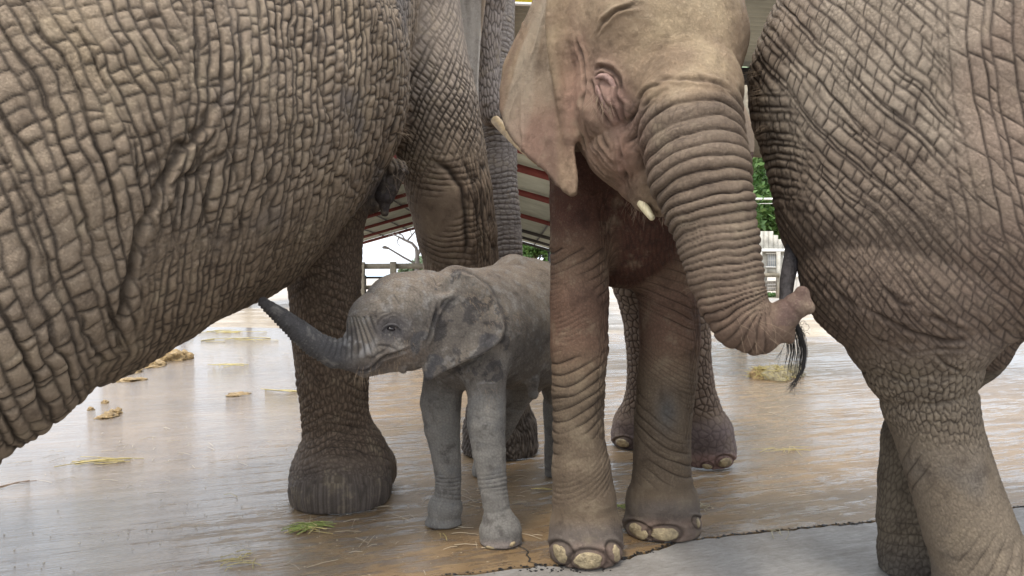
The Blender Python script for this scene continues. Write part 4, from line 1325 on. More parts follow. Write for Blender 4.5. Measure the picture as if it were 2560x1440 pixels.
# ------------------------------------------------------------------ the elephants
M_A = hide_mat('muddy_hide', speck=0.22, grain=1.2, mud=0.45, cracksc=130, micro=0.08)
M_B = hide_mat('brown_hide', crack=(0.028, 0.017, 0.013), speck=0.16, grain=1.3, mud=0.30)
M_C = hide_mat('grey_pink_hide', rough=0.78, crack=(0.026, 0.018, 0.015), speck=0.02, grain=1.0, mud=0.20, cracksc=120)
M_K = hide_mat('calf_hide', crack=(0.040, 0.036, 0.036), speck=0.25, speckcol=(0.40, 0.36, 0.31), grain=0.9, fuzz=0.15, cracksc=240, mud=0.55, mudcol=(0.31, 0.285, 0.25), damp=1.0, mudsc=21.0)
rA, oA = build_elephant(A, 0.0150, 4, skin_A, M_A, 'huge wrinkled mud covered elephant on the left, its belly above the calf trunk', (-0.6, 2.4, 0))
rB, oB = build_elephant(Bm, 0.0130, 4, skin_B, M_B, 'young reddish brown elephant facing the camera between the two big flanks', (0.4, 2.6, 0))
rC, oC = build_elephant(Cm, 0.0145, 5, skin_C, M_C, 'big grey pink elephant on the right seen from its wrinkled hind quarter', (1.3, 1.9, 0))
rK, oK = build_elephant(K, 0.0100, 3, skin_K, M_K, 'small grey calf reaching its dark trunk under the big elephant belly', (-0.1, 2.5, 0))

def nail(body, root, px, py, rx, ry, ang=0.0, mat=M_nail, thick=0.0065, name='toenail', lift=0.0045):
    p, n = body.hit(px, py)
    if p is None: return
    d = proj(p)[2]
    up = np.array([math.sin(ang), 0, math.cos(ang)])
    p = p + n * lift
    o = lathe_ell(name, p - n * thick * 0.15, n, up, rx * 0.88 * d / F, ry * 0.84 * d / F, thick, mat, None, rough=0.16, seed=int(px))
    co = np.empty(len(o.data.vertices) * 3); o.data.vertices.foreach_get('co', co); co = co.reshape(-1, 3)
    co[:, 2] = np.maximum(co[:, 2], 0.002)
    o.data.vertices.foreach_set('co', co.ravel())
    keep(o, root)

for q in NAILS_B:
    nail(Bm, rB, *q)
for q in ((1226, 1369, 15, 8, 0.0), (1203, 1363, 8, 9, 0.4), (1281, 1360, 10, 6, -0.4), (1083, 1324, 10, 6, 0.2)):
    nail(K, rK, *q, thick=0.005, lift=0.0015)

def cone_tusk(name, pts, mat, root):
    c = chain(pts)
    P3 = np.array([q[0] for q in c]); r = np.array([q[1] for q in c])
    t = np.linspace(0, len(c) - 1, 14)
    pp = np.stack([np.interp(t, range(len(c)), P3[:, i]) for i in range(3)], 1)
    rr = np.interp(t, range(len(c)), r)
    # rounded tip
    d = pp[-1] - pp[-2]; d /= np.linalg.norm(d)
    R0 = rr[-1]
    ext = [(0.45, 0.89), (0.75, 0.66), (0.93, 0.36), (1.0, 0.03)]
    pp = np.concatenate([pp] + [(pp[-1] + d * R0 * a)[None] for a, b in ext])
    rr = np.concatenate([rr, [R0 * b for a, b in ext]])
    o = tubes(name, [(pp, rr)], mat, None, 16)
    keep(o, root)
cone_tusk('tusk', [(1602, 507, 11, 1.91), (1617, 526, 11, 1.89), (1629, 543, 8.5, 1.875)], M_ivory, rB)
cone_tusk('tusk', [(1238, 300, 12, 3.52), (1268, 332, 12, 3.45), (1302, 368, 10, 3.36), (1340, 405, 6, 3.26)], M_ivory_old, rA)
cone_tusk('tusk', [(2120 + 1900, 500, 20, 2.0), (4150, 620, 14, 1.9)], M_ivory, rC)

# calf eye: ball under heavy lids
p, n = K.hit(978, 822)
lathe_ell('eye', p - n * 0.0055, n, np.array([0.15, 0, 1.0]), 0.0125, 0.0062, 0.008, M_eye, None)
keep(bpy.context.scene.objects['eye'], rK)
M_lid = simple_mat('eyelid_hide', (0.045, 0.040, 0.040), 0.6, 120, 0.3, 0.004)
def lid(pts, r, body, root, lift=0.004, mat=M_lid, name='eyelid'):
    P3, rr = [], []
    m = len(pts)
    for i, (x, y) in enumerate(pts):
        p, n = body.hit(x, y)
        P3.append(p + n * lift); rr.append(r * (0.25 + 0.75 * math.sin(math.pi * (i + 0.5) / m)))
    t = np.linspace(0, m - 1, m * 4)
    P3 = np.array(P3)
    pp = np.stack([np.interp(t, range(m), P3[:, i]) for i in range(3)], 1)
    keep(tubes(name, [(pp, np.interp(t, range(m), rr))], mat, None, 8), root)
lid([(954, 826), (962, 816), (972, 811), (984, 811), (995, 815), (1004, 825)], 0.0045, K, rK, 0.0005)
M_lidB = simple_mat('pink_eyelid', (0.27, 0.165, 0.135), 0.6, 90, 0.3, 0.006)
lid([(1490, 196), (1502, 190), (1516, 192), (1528, 202), (1536, 218), (1540, 238)], 0.0085, Bm, rB, 0.001, M_lidB)
lid([(1492, 214), (1500, 236), (1510, 256), (1522, 274), (1534, 286)], 0.0070, Bm, rB, 0.000, M_lidB)

# hairs
def hairs(name, body, root, specs, mat, r=0.0006, n=1, spread=10, seed=0, jit=0.3):
    rg = random.Random(seed)
    paths = []
    for (x, y, dx, dy, L, cnt) in specs:
        for _ in range(cnt):
            x1, y1 = x + rg.gauss(0, spread), y + rg.gauss(0, spread)
            p, nn = body.hit(x1, y1)
            if p is None: continue
            d = RT * (dx + rg.gauss(0, jit)) - UP * (dy + rg.gauss(0, jit)) + nn * 0.4
            d = d / np.linalg.norm(d)
            l = L * rg.uniform(0.6, 1.2)
            bend = np.array([rg.gauss(0, 0.2), rg.gauss(0, 0.2), -0.35])
            pts = [p + d * l * t + bend * l * t * t for t in (0, 0.33, 0.66, 1.0)]
            paths.append((pts, [r, r * 0.9, r * 0.7, r * 0.25]))
    if paths: keep(tag(tubes(name, paths, mat, None, 3), kind='stuff'), root)
hairs('eyelashes', Bm, rB, [(1505, 238, 0.0, 1.0, 0.050, 16), (1515, 250, 0.15, 1.0, 0.04, 8)], M_lash, 0.00045, spread=9, seed=1)
hairs('chin_bristle', Bm, rB, [(1585, 495, -0.3, 1, 0.035, 12), (1610, 508, -0.2, 1, 0.035, 12), (1660, 540, 0.1, 1, 0.02, 6)], M_bristle, 0.0005, spread=12, seed=2)
hairs('trunk_bristle', Bm, rB, [(1860, 850, 0.5, 0.7, 0.04, 5), (1900, 860, 0.5, 0.8, 0.04, 5), (1900, 800, 0.9, 0.4, 0.05, 4), (1745, 720, -1, 0.2, 0.04, 3), (1850, 780, 0.7, 0.7, 0.04, 3)], M_lash, 0.00022, spread=18, seed=3)
hairs('chin_bristle', K, rK, [(900, 938, -0.4, 1, 0.030, 26), (940, 930, 0.1, 1, 0.028, 26), (985, 915, 0.1, 1, 0.02, 14)], M_lash, 0.0004, spread=11, seed=4)
hairs('back_fuzz', K, rK, [(1160, 672, 0.3, -1, 0.018, 40), (1220, 686, 0.3, -1, 0.018, 40), (1290, 645, 0.2, -1, 0.016, 40), (1350, 660, 0.3, -1, 0.018, 30), (1060, 676, -0.3, -1, 0.016, 30), (960, 706, -0.6, -1, 0.014, 40), (1010, 690, -0.4, -1, 0.016, 40), (1110, 668, 0.1, -1, 0.018, 40), (1230, 780, 0.5, 0.5, 0.012, 60), (1300, 800, 0.6, 0.6, 0.012, 60), (1180, 740, 0.5, 0.6, 0.012, 40), (930, 760, -0.8, 0.3, 0.010, 40), (1000, 880, 0.2, 1, 0.012, 40), (1215, 1000, 0.4, 1, 0.012, 50), (1100, 1020, -0.4, 1, 0.012, 50)], M_lash, 0.0003, spread=24, seed=5)
hairs('eyelashes', K, rK, [(968, 812, -0.7, 0.6, 0.014, 14)], M_hair, 0.0004, spread=6, seed=6)
hairs('belly_bristle', A, rA, [(995, 400, 0.8, 0.5, 0.06, 16), (1005, 330, 0.9, 0.2, 0.05, 12), (975, 450, 0.6, 0.6, 0.05, 6)], M_lash, 0.0005, spread=14, seed=7)
hairs('rump_bristle', Cm, rC, [(1895, 230, -1, -0.1, 0.035, 12), (1890, 180, -1, -0.3, 0.03, 10), (1900, 320, -1, 0.2, 0.03, 8)], M_lash, 0.0005, spread=10, seed=8)

# tail of the right elephant with its tuft of wiry hair
c = chain([(2040, 430, 30, 2.02), (2010, 530, 25, 1.98), (1985, 620, 21, 1.95), (1968, 700, 18, 1.92), (1962, 770, 14, 1.88), (1972, 825, 9, 1.84)])
P3 = np.array([q[0] for q in c]); r3 = np.array([q[1] for q in c])
tt = np.linspace(0, 5, 26)
tl = tubes('tail', [(np.stack([np.interp(tt, range(6), P3[:, i]) for i in range(3)], 1), np.interp(tt, range(6), r3))], M_tail, None, 12)
keep(tl, rC)
rg = random.Random(4)
paths = []
for i in range(42):                       # the dense edge that sweeps round to a point
    o0 = rg.gauss(0, 5)
    e = rg.random() ** 0.7
    pts = [(1985 + o0 * 0.5, 800 + rg.gauss(0, 10)), (2003 + o0, 838), (2013 + o0 * 0.8 - 3 * e, 880), (2008 + o0 * 0.8 - 4 * e, 920), (1992 + o0 * 0.6, 950 + rg.gauss(0, 4)), (1975 + rg.gauss(0, 9), 972 + rg.gauss(0, 9))]
    n_ = rg.choice((4, 5, 6, 6))
    dz = 1.82 + rg.gauss(0, 0.012)
    paths.append(([P(x, y, dz) for x, y in pts[:n_]], [0.0006] * (n_ - 1) + [0.0003]))
for i in range(46):                        # the fan of single hairs
    u = i / 45.0
    x0 = 1962 + 34 * u + rg.gauss(0, 2); x1 = 1958 + 42 * u + rg.gauss(0, 3)
    y1 = 905 + 40 * math.sin(u * 2.2) + rg.gauss(0, 12)
    dz = 1.83 + rg.gauss(0, 0.012)
    paths.append(([P(x0, 822, dz), P(x0 + 5 + 4 * u, 850, dz), P((x0 + x1) / 2 + 8 + 5 * u, 880, dz), P(x1 + 5 * u, y1, dz)], [0.0006, 0.0006, 0.0005, 0.0002]))
for i in range(5):
    x1 = 1940 + rg.gauss(0, 4)
    paths.append(([P(1965, 850, 1.83), P(1955, 875, 1.83), P(x1, 915 + rg.gauss(0, 10), 1.83)], [0.0006, 0.0005, 0.0002]))
for i in range(26):                        # loops of loose hair at the top of the tuft
    a = rg.uniform(0, 6.28)
    cx, cy, rr_ = 2000 + rg.gauss(0, 8), 830 + rg.gauss(0, 14), rg.uniform(5, 12)
    paths.append(([P(cx + rr_ * math.cos(a + q * 0.9), cy + rr_ * math.sin(a + q * 0.9), 1.82) for q in range(5)], [0.0005] * 5))
keep(tag(tubes('tail_tuft', paths, M_hair, None, 4), kind='stuff'), rC)
print('elephants done %.1f' % (time.time() - T0), flush=True)

# ------------------------------------------------------------------ ground
def wet_mat(name, dry, wet, streak=1.0, rough=(0.08, 0.42), yaw=0.36, speck=True, groove=0.004, film=0.0, pit=0.25):
    """brushed concrete: thin sheets of water lie in streaks along the brush marks"""
    m, t, b = new_mat(name)
    tc = N_(t, 'ShaderNodeTexCoord')
    def mapped(sx, sy, rot=yaw):
        mp = N_(t, 'ShaderNodeMapping', vector_type='TEXTURE')
        mp.inputs['Rotation'].default_value = (0, 0, rot); mp.inputs['Scale'].default_value = (1 / sx, 1 / sy, 1)
        t.links.new(tc.outputs['Object'], mp.inputs['Vector'])
        return mp.outputs[0]
    def nz(vec, detail=4.0, rough_=0.6, scale=1.0, dist=0.0):
        n = N_(t, 'ShaderNodeTexNoise', ins={'Scale': scale, 'Detail': detail, 'Roughness': rough_, 'Distortion': dist})
        t.links.new(vec, n.inputs['Vector'])
        return n.outputs[0]
    st = nz(mapped(1.5, 13), 8.0, 0.68, dist=0.35)
    st2 = nz(mapped(9, 38), 6.0, 0.68, dist=0.6)
    big = nz(mapped(0.45, 0.8), 5.0, 0.6)
    mid = nz(tc.outputs['Object'], 6.0, 0.65, 5.0)
    fin = nz(mapped(0.6, 1.2), 5.0, 0.7, 60.0)
    c = mixn(t, 'MIX', ramp(t, big, [(0.35, (0, 0, 0)), (0.65, (1, 1, 1))]), wet, dry)
    c = mixn(t, 'MULTIPLY', 1.0, c, ramp(t, mid, [(0.25, (0.66, 0.62, 0.58)), (0.55, (1, 1, 1)), (0.8, (1.25, 1.22, 1.18))]))
    c = mixn(t, 'MULTIPLY', 0.8, c, ramp(t, fin, [(0.3, (0.78, 0.76, 0.74)), (0.7, (1.18, 1.18, 1.18))]))
    c = mixn(t, 'MULTIPLY', 0.55 * streak, c, ramp(t, st, [(0.36, (0.80, 0.76, 0.72)), (0.60, (1.12, 1.12, 1.12))]))
    if speck:
        vs = N_(t, 'ShaderNodeTexVoronoi', ins={'Scale': 16.0, 'Randomness': 1.0}); t.links.new(mapped(1.0, 1.6), vs.inputs['Vector'])
        cr = mathn(t, 'MULTIPLY', ramp(t, vs.outputs['Distance'], [(0.045, (1, 1, 1)), (0.075, (0, 0, 0))]), ramp(t, mid, [(0.46, (0, 0, 0)), (0.56, (0.7, 0.7, 0.7))]))
        c = mixn(t, 'MIX', cr, c, (0.42, 0.36, 0.27))
    s_ = mathn(t, 'ADD', mathn(t, 'MULTIPLY', st, 0.45), mathn(t, 'MULTIPLY', st2, 0.35))
    s_ = mathn(t, 'ADD', s_, mathn(t, 'MULTIPLY', big, 0.30))
    s_ = mathn(t, 'ADD', s_, mathn(t, 'MULTIPLY', fin, 0.10))
    if film:
        sx = N_(t, 'ShaderNodeSeparateXYZ'); t.links.new(tc.outputs['Object'], sx.inputs[0])
        mrx = N_(t, 'ShaderNodeMapRange', ins={'From Min': -0.7, 'From Max': -2.0, 'To Min': 0.0, 'To Max': 0.15}); t.links.new(sx.outputs[0], mrx.inputs[0])
        s_ = mathn(t, 'ADD', s_, mrx.outputs[0])
        wetm = ramp(t, s_, [(0.585, (0, 0, 0)), (0.625, (1, 1, 1))])
        c = mixn(t, 'MULTIPLY', 1.0, c, ramp(t, wetm, [(0.0, (1, 1, 1)), (1.0, (0.62, 0.62, 0.66))]))
        rr = ramp(t, wetm, [(0.0, (0.36,) * 3), (1.0, (0.08,) * 3)])
        t.links.new(rr, b.inputs['Roughness'])
        t.links.new(ramp(t, wetm, [(0.0, (0.30,) * 3), (1.0, (0.95,) * 3)]), b.inputs['Specular IOR Level'])
    else:
        t.links.new(ramp(t, s_, [(0.52, (rough[1],) * 3), (0.66, (rough[0],) * 3)]), b.inputs['Roughness'])
    t.links.new(c, b.inputs['Base Color'])
    b.inputs['IOR'].default_value = 1.5
    hh = mathn(t, 'ADD', mathn(t, 'MULTIPLY', st, groove * 1.8 * streak), mathn(t, 'MULTIPLY', st2, groove * 0.55 * streak))
    hh = mathn(t, 'ADD', hh, mathn(t, 'MULTIPLY', fin, groove * pit))
    bp = N_(t, 'ShaderNodeBump', ins={'Strength': 1.0, 'Distance': 1.0})
    t.links.new(hh, bp.inputs['Height']); t.links.new(bp.outputs[0], b.inputs['Normal'])
    return m

def slab(name, poly, z0, z1, mat):
    """flat slab with a rim"""
    n = len(poly)
    me = bpy.data.meshes.new(name)
    v = [(float(x), float(y), z1) for x, y in poly] + [(float(x), float(y), z0) for x, y in poly]
    f = [list(range(n))] + [[i, i + n, (i + 1) % n + n, (i + 1) % n] for i in range(n)]
    me.from_pydata(v, [], f); me.update()
    o = bpy.data.objects.new(name, me); COL.objects.link(o)
    me.materials.append(mat)
    tag(o, kind='structure')
    return o

M_yard = wet_mat('wet_brown_concrete', (0.285, 0.196, 0.106), (0.190, 0.130, 0.070), film=1.0, groove=0.0080, pit=0.35)
M_grey = wet_mat('wet_grey_concrete', (0.29, 0.275, 0.255), (0.20, 0.19, 0.177), streak=0.25, rough=(0.34, 0.62), speck=False, groove=0.006, pit=1.0)
M_sand = wet_mat('pale_wet_sand', (0.42, 0.34, 0.23), (0.27, 0.215, 0.15), streak=0.5, rough=(0.2, 0.6), speck=False)
M_joint = simple_mat('wet_bitumen', (0.018, 0.017, 0.018), 0.35, 60, 0.6, 0.03)

def ragged(a, b, n, amp, seed):
    rg = random.Random(seed)
    a, b = np.array(a[:2]), np.array(b[:2])
    d = b - a; nn = np.array([-d[1], d[0]]) / np.linalg.norm(d)
    return [a + d * i / n + nn * rg.gauss(0, amp) * (0 < i < n) for i in range(n + 1)]

# edge between the brown yard and the grey apron
E = [G(600, 1500), G(1330, 1416), G(1560, 1396), G(1700, 1352), G(2000, 1320), G(2200, 1302), G(2560, 1266)]
dirx = (E[-1] - E[2])[:2]; dirx /= np.linalg.norm(dirx)
far = E[-1][:2] + dirx * 14
edge = []
for i in range(len(E) - 1):
    edge += ragged(E[i], E[i + 1], 14, 0.005, i)[:-1]
edge += ragged(E[-1], far, 40, 0.006, 9)
edge = [np.array([-14.0, E[0][1] - 0.9])] + edge
up_edge = [p + np.array([0, 0.003]) for p in edge]
rgn = random.Random(5)
lo_edge = [p - np.array([0, 0.005 + rgn.random() * 0.012]) for p in edge]
yard = slab('concrete_yard', up_edge + [np.array([16.0, 9.6]), np.array([4.2, 10.3]), np.array([-5.3, 12.5]), np.array([-14.0, 14.0])][0:0] + [np.array([far[0], 9.3]), np.array([4.2, 10.3]), np.array([-5.3, 12.4]), np.array([-14.0, 14.4])], -0.03, 0.0, M_yard)
apron = slab('concrete_apron', [np.array([-14.0, -8.0]), np.array([far[0], -8.0])] + lo_edge[::-1], -0.03, 0.0, M_grey)
jt = slab('joint_filler', [p - np.array([0, 0.05]) for p in edge] + [p + np.array([0, 0.05]) for p in edge][::-1], -0.030, -0.010, M_joint)
gp = bpy.data.meshes.new('ground')
gp.from_pydata([(-1500, -200, -0.034), (1500, -200, -0.034), (1500, 2600, -0.034), (-1500, 2600, -0.034)], [], [(0, 1, 2, 3)])
go = bpy.data.objects.new('ground', gp); COL.objects.link(go); gp.materials.append(M_sand); tag(go, kind='structure')

# crumbled bitumen along the joint, and a thin crack running to the calf foot
rg = random.Random(12)
def rubble(name, pts, n, size, mat, spread, seed, zr=0.5):
    rg = random.Random(seed)
    ico = np.array([[0, 0, 1], [.89, 0, .45], [.28, .85, .45], [-.72, .53, .45], [-.72, -.53, .45], [.28, -.85, .45], [.72, .53, -.45], [-.28, .85, -.45], [-.89, 0, -.45], [-.28, -.85, -.45], [.72, -.53, -.45], [0, 0, -1]])
    fc = np.array([[0, 1, 2], [0, 2, 3], [0, 3, 4], [0, 4, 5], [0, 5, 1], [1, 6, 2], [2, 7, 3], [3, 8, 4], [4, 9, 5], [5, 10, 1], [6, 7, 2], [7, 8, 3], [8, 9, 4], [9, 10, 5], [10, 6, 1], [11, 7, 6], [11, 8, 7], [11, 9, 8], [11, 10, 9], [11, 6, 10]])
    V, Fc = [], []
    for i in range(n):
        j = rg.randrange(len(pts) - 1); t = rg.random()
        c = np.array(pts[j][:2]) * (1 - t) + np.array(pts[j + 1][:2]) * t
        c = c + np.array([rg.gauss(0, spread), rg.gauss(0, spread)])
        s = size * rg.uniform(0.3, 1.2)
        v = ico * np.array([s * rg.uniform(.7, 1.5), s * rg.uniform(.7, 1.5), s * zr]) * (1 + 0.25 * np.array([[rg.gauss(0, 1)] for _ in range(12)]))
        V.append(v + np.array([c[0], c[1], s * zr * 0.3])); Fc.append(fc + 12 * i)
    return mesh_from(name, np.concatenate(V), np.concatenate(Fc), mat, None, smooth=False)
tag(rubble('bitumen_crumbs', edge[1:90], 500, 0.004, M_joint, 0.006, 3), kind='stuff')
tag(rubble('bitumen_crumbs', [G(1300, 1420), G(1420, 1424), G(1500, 1418)], 70, 0.004, M_joint, 0.015, 4), kind='stuff')
M_chip = simple_mat('pale_chip', (0.50, 0.43, 0.32), 0.7)
tag(rubble('grit', [G(0, 1300), G(1300, 1400), G(900, 1050), G(300, 1380), G(1150, 1300)], 420, 0.0028, M_chip, 0.28, 5, 0.22), kind='stuff')
for i_, (cx_, cy_, nn_, sp_) in enumerate(((350, 1150, 70, 0.45), (900, 1330, 60, 0.30), (1150, 1230, 30, 0.25), (650, 900, 60, 0.9), (1950, 1000, 70, 0.7), (2450, 1100, 30, 0.4))):
    rgs = random.Random(50 + i_); g0 = G(cx_, cy_); pth = []
    for q in range(nn_):
        c0 = g0[:2] + np.array([rgs.gauss(0, sp_), rgs.gauss(0, sp_ * 0.7)]); a0 = rgs.uniform(0, 3.14); l0 = rgs.uniform(0.01, 0.05)
        dd_ = np.array([math.cos(a0), math.sin(a0)]) * l0
        pth.append(([[*(c0 - dd_), 0.003], [*c0, 0.006], [*(c0 + dd_), 0.003]], [0.0009] * 3))
    tag(tubes('straw_bits', pth, M_chip, None, 3), kind='stuff')
tag(rubble('grit', [G(1780, 1250), G(2150, 1120), G(1900, 1050), G(2480, 1150)], 200, 0.0032, M_chip, 0.30, 6, 0.22), kind='stuff')
crk = ragged(G(1296, 1352), G(1338, 1416), 12, 0.004, 20)
V = []; 
for i, p in enumerate(crk):
    w_ = 0.001 + 0.002 * i / 12
    V += [[p[0] - w_, p[1], 0.002], [p[0] + w_, p[1], 0.002]]
co = mesh_from('crack', np.array(V), np.array([[2 * i, 2 * i + 1, 2 * i + 3, 2 * i + 2] for i in range(12)]), M_joint)
tag(co, kind='structure')

# ------------------------------------------------------------------ dung, straw
M_dung = simple_mat('wet_dung', (0.27, 0.18, 0.075), 0.55, 45, 0.55, 0.02)
M_straw = simple_mat('yellow_straw', (0.45, 0.37, 0.15), 0.6, 60, 0.3)
M_green = simple_mat('green_stalk', (0.23, 0.27, 0.07), 0.6, 60, 0.4)
M_grass_dry = simple_mat('grey_hay', (0.36, 0.32, 0.22), 0.8, 50, 0.4)
M_white_bit = simple_mat('pale_fibre', (0.55, 0.50, 0.42), 0.7)

def lump(name, lst, mat, seed=0, rough=0.35, sub=26):
    """a heap of uneven lumps joined into one mass"""
    V, Fc, b = [], [], 0
    for i, (px, py, rx, ry, h) in enumerate(lst):
        g = G(px, py); d = g[1]
        n, m = sub, sub // 2
        th = np.linspace(0, math.pi / 2, m)[:, None]; ph = np.linspace(0, 2 * math.pi, n, endpoint=False)[None]
        s = np.stack([np.sin(th) * np.cos(ph), np.sin(th) * np.sin(ph), np.cos(th) * np.ones_like(ph)], -1).reshape(-1, 3)
        k = 1 + rough * noise(s + i * 5.0 + seed, 2.1, seed) + rough * 0.5 * noise(s + i, 6.3, seed + 1)
        v = s * k[:, None] * np.array([rx * d / F, ry, h]) + np.array([g[0], g[1], 0.0])
        v[:, 2] = np.maximum(v[:, 2], 0) + 0.001
        ids = np.arange(m * n).reshape(m, n)
        f = np.stack([ids[:-1], ids[1:], np.roll(ids, -1, 1)[1:], np.roll(ids, -1, 1)[:-1]], -1).reshape(-1, 4)
        V.append(v); Fc.append(f + b); b += m * n
    return mesh_from(name, np.concatenate(V), np.concatenate(Fc), mat)
tag(lump('dung_heap', [(335, 905, 50, 0.28, 0.08), (312, 930, 44, 0.20, 0.05), (374, 915, 36, 0.18, 0.05)], M_dung, 1), 'brown dung heap against the belly edge of the big left elephant', 'dung')
tag(lump('dung_heap', [(430, 900, 34, 0.16, 0.10), (455, 898, 24, 0.12, 0.08), (405, 903, 20, 0.1, 0.06)], M_dung, 2), 'small crumbly dung heap on wet concrete right of the larger one', 'dung')
tag(lump('dung_heap', [(318, 952, 26, 0.07, 0.02), (345, 950, 20, 0.06, 0.02)], M_dung, 5), 'flat smear of dung just below the two heaps', 'dung')
tag(lump('dung_heap', [(600, 985, 28, 0.05, 0.012), (580, 990, 18, 0.04, 0.01)], M_dung, 3), 'thin flat yellowish dung pat on bare wet concrete', 'dung')
tag(lump('dung_heap', [(270, 1042, 22, 0.05, 0.025), (288, 1034, 16, 0.05, 0.03), (256, 1046, 16, 0.04, 0.015)], M_dung, 4), 'scattered dung crumbs beside the left belly edge', 'dung')
for q, lb in (((228, 1026), 'tiny dung crumb nearest to the left belly edge'), ((262, 1008), 'tiny dung crumb just beyond the scattered crumbs')):
    tag(lump('dung_crumb', [(q[0], q[1], 9, 0.025, 0.02)], M_dung, q[0], sub=14), lb, 'dung', 'tiny dung crumbs')

def straw(name, px, py, n, L, mat, seed, label, dirn=0.3, spread=0.05, th=0.0016, jit=0.5, rise=0.012):
    rg = random.Random(seed)
    g = G(px, py)
    paths = []
    for i in range(n):
        a = dirn + rg.gauss(0, jit)
        l = L * rg.uniform(0.35, 1.1)
        c = g[:2] + np.array([rg.gauss(0, spread), rg.gauss(0, spread * 0.6)])
        d = np.array([math.cos(a), math.sin(a)]); nn = np.array([-d[1], d[0]])
        z = rg.uniform(0.003, rise); bd = rg.gauss(0, 0.12) * l
        pts = [[*(c - d * l / 2), z], [*(c + nn * bd), z + rg.random() * rise * 0.6], [*(c + d * l / 2), max(z - 0.003, 0.003)]]
        paths.append((pts, [th * rg.uniform(.6, 1.3)] * 3))
    o = tubes(name, paths, mat, None, 4)
    return tag(o, label, 'straw')
straw('straw_clump', 765, 1322, 30, 0.11, M_green, 1, 'tuft of green and yellow straw before the round left hoof', 0.5, 0.020, 0.0020)
straw('straw_clump', 775, 1330, 9, 0.13, M_straw, 2, 'few yellow stalks beneath the green straw tuft', 0.45, 0.025, 0.0016)
straw('straw_clump', 255, 1155, 16, 0.20, M_straw, 3, 'flat yellow straw wisp on shiny concrete far left', 0.35, 0.04, 0.0020, 0.25)
straw('straw_clump', 1745, 1272, 12, 0.10, M_grass_dry, 4, 'dark wispy straw at the heel of the brown right forefoot', 0.6, 0.03, 0.0014, 0.8)
straw('straw_clump', 1560, 1272, 14, 0.05, M_green, 5, 'green straw scrap squeezed between the two brown forefeet', 0.6, 0.012, 0.0014, 0.8)
straw('straw_clump', 1965, 1128, 8, 0.22, M_straw, 6, 'thin yellow straw wisp on the wet streaks right of the feet', 0.5, 0.05, 0.0016, 0.6)
straw('straw_clump', 575, 914, 8, 0.30, M_straw, 7, 'small straw wisp on the concrete beyond the dung heaps', 0.4, 0.06, 0.003, 0.8)
straw('straw_clump', 700, 978, 3, 0.42, M_straw, 8, 'long single pale stalks lying left of the large round leg', -0.35, 0.03, 0.003, 0.08)
straw('straw_clump', 575, 1243, 1, 0.13, M_straw, 9, 'short pale stalk alone on the wet floor lower left', -0.15, 0.01, 0.0016, 0.1)
straw('straw_clump', 590, 1405, 14, 0.08, M_straw, 10, 'stray straw bits at the bottom edge of the floor', 1.0, 0.04, 0.0014, 0.9)
straw('straw_clump', 1110, 1345, 2, 0.06, M_straw, 11, 'tiny straw fleck at the calf left forefoot', -0.9, 0.01, 0.0012, 0.3)
straw('straw_clump', 1360, 1226, 2, 0.10, M_straw, 12, 'straight yellow stalk behind the brown left forefoot', 0.0, 0.01, 0.0016, 0.1)
straw('straw_clump', 1945, 1340, 4, 0.13, M_grass_dry, 13, 'bent dry stalks lying across the black joint', 1.2, 0.02, 0.0014, 0.5)
straw('straw_clump', 20, 1215, 3, 0.16, M_bristle, 14, 'dark twig at the left border under the big belly', 0.9, 0.02, 0.0018, 0.3)
straw('straw_clump', 620, 850, 10, 0.5, M_straw, 15, 'scattered yellow straw below the calf trunk tip', 0.2, 0.22, 0.004, 0.6)
straw('straw_clump', 540, 830, 10, 0.5, M_straw, 16, 'dim straw patch near the far edge of the concrete', 0.2, 0.25, 0.004, 0.6)

# hay heap behind the trunk tip
hp = empty('hay_heap', G(1930, 958))
tag(hp, 'heap of old hay and dung balls behind the black tail tuft', 'hay heap')
def hay_ball(px, py, rx, h, mat, seed, smat):
    o = lump('hay_lump', [(px, py, rx, rx * 5.9 / F, h)], mat, seed, 0.25, 30)
    keep(o, hp)
    rg = random.Random(seed); paths = []
    g = G(px, py); R0 = rx * g[1] / F
    for i in range(120):
        th, ph = rg.uniform(0.1, 1.5), rg.uniform(0, 6.28)
        p = np.array([math.sin(th) * math.cos(ph) * R0, math.sin(th) * math.sin(ph) * R0, math.cos(th) * h]) * 1.03 + np.array([g[0], g[1], 0])
        d = np.array([rg.gauss(0, 1), rg.gauss(0, 1), rg.gauss(0, 0.4)]); d /= np.linalg.norm(d); l = rg.uniform(0.02, 0.06)
        a, b_ = p - d * l, p + d * l
        a[2] = max(a[2], 0.004); b_[2] = max(b_[2], 0.004)
        paths.append(([a, p, b_], [0.002] * 3))
    s_ = tubes('hay_strands', paths, smat); s_.parent = o; tag(s_, kind='stuff')
hay_ball(1902, 945, 30, 0.085, M_dung, 21, M_straw)
hay_ball(1940, 948, 34, 0.10, simple_mat('grey_dung', (0.30, 0.26, 0.16), 0.8, 40, 0.4, 0.02), 22, M_straw)
hay_ball(1980, 940, 28, 0.085, simple_mat('olive_dung', (0.26, 0.23, 0.15), 0.8, 40, 0.4, 0.02), 23, M_grass_dry)

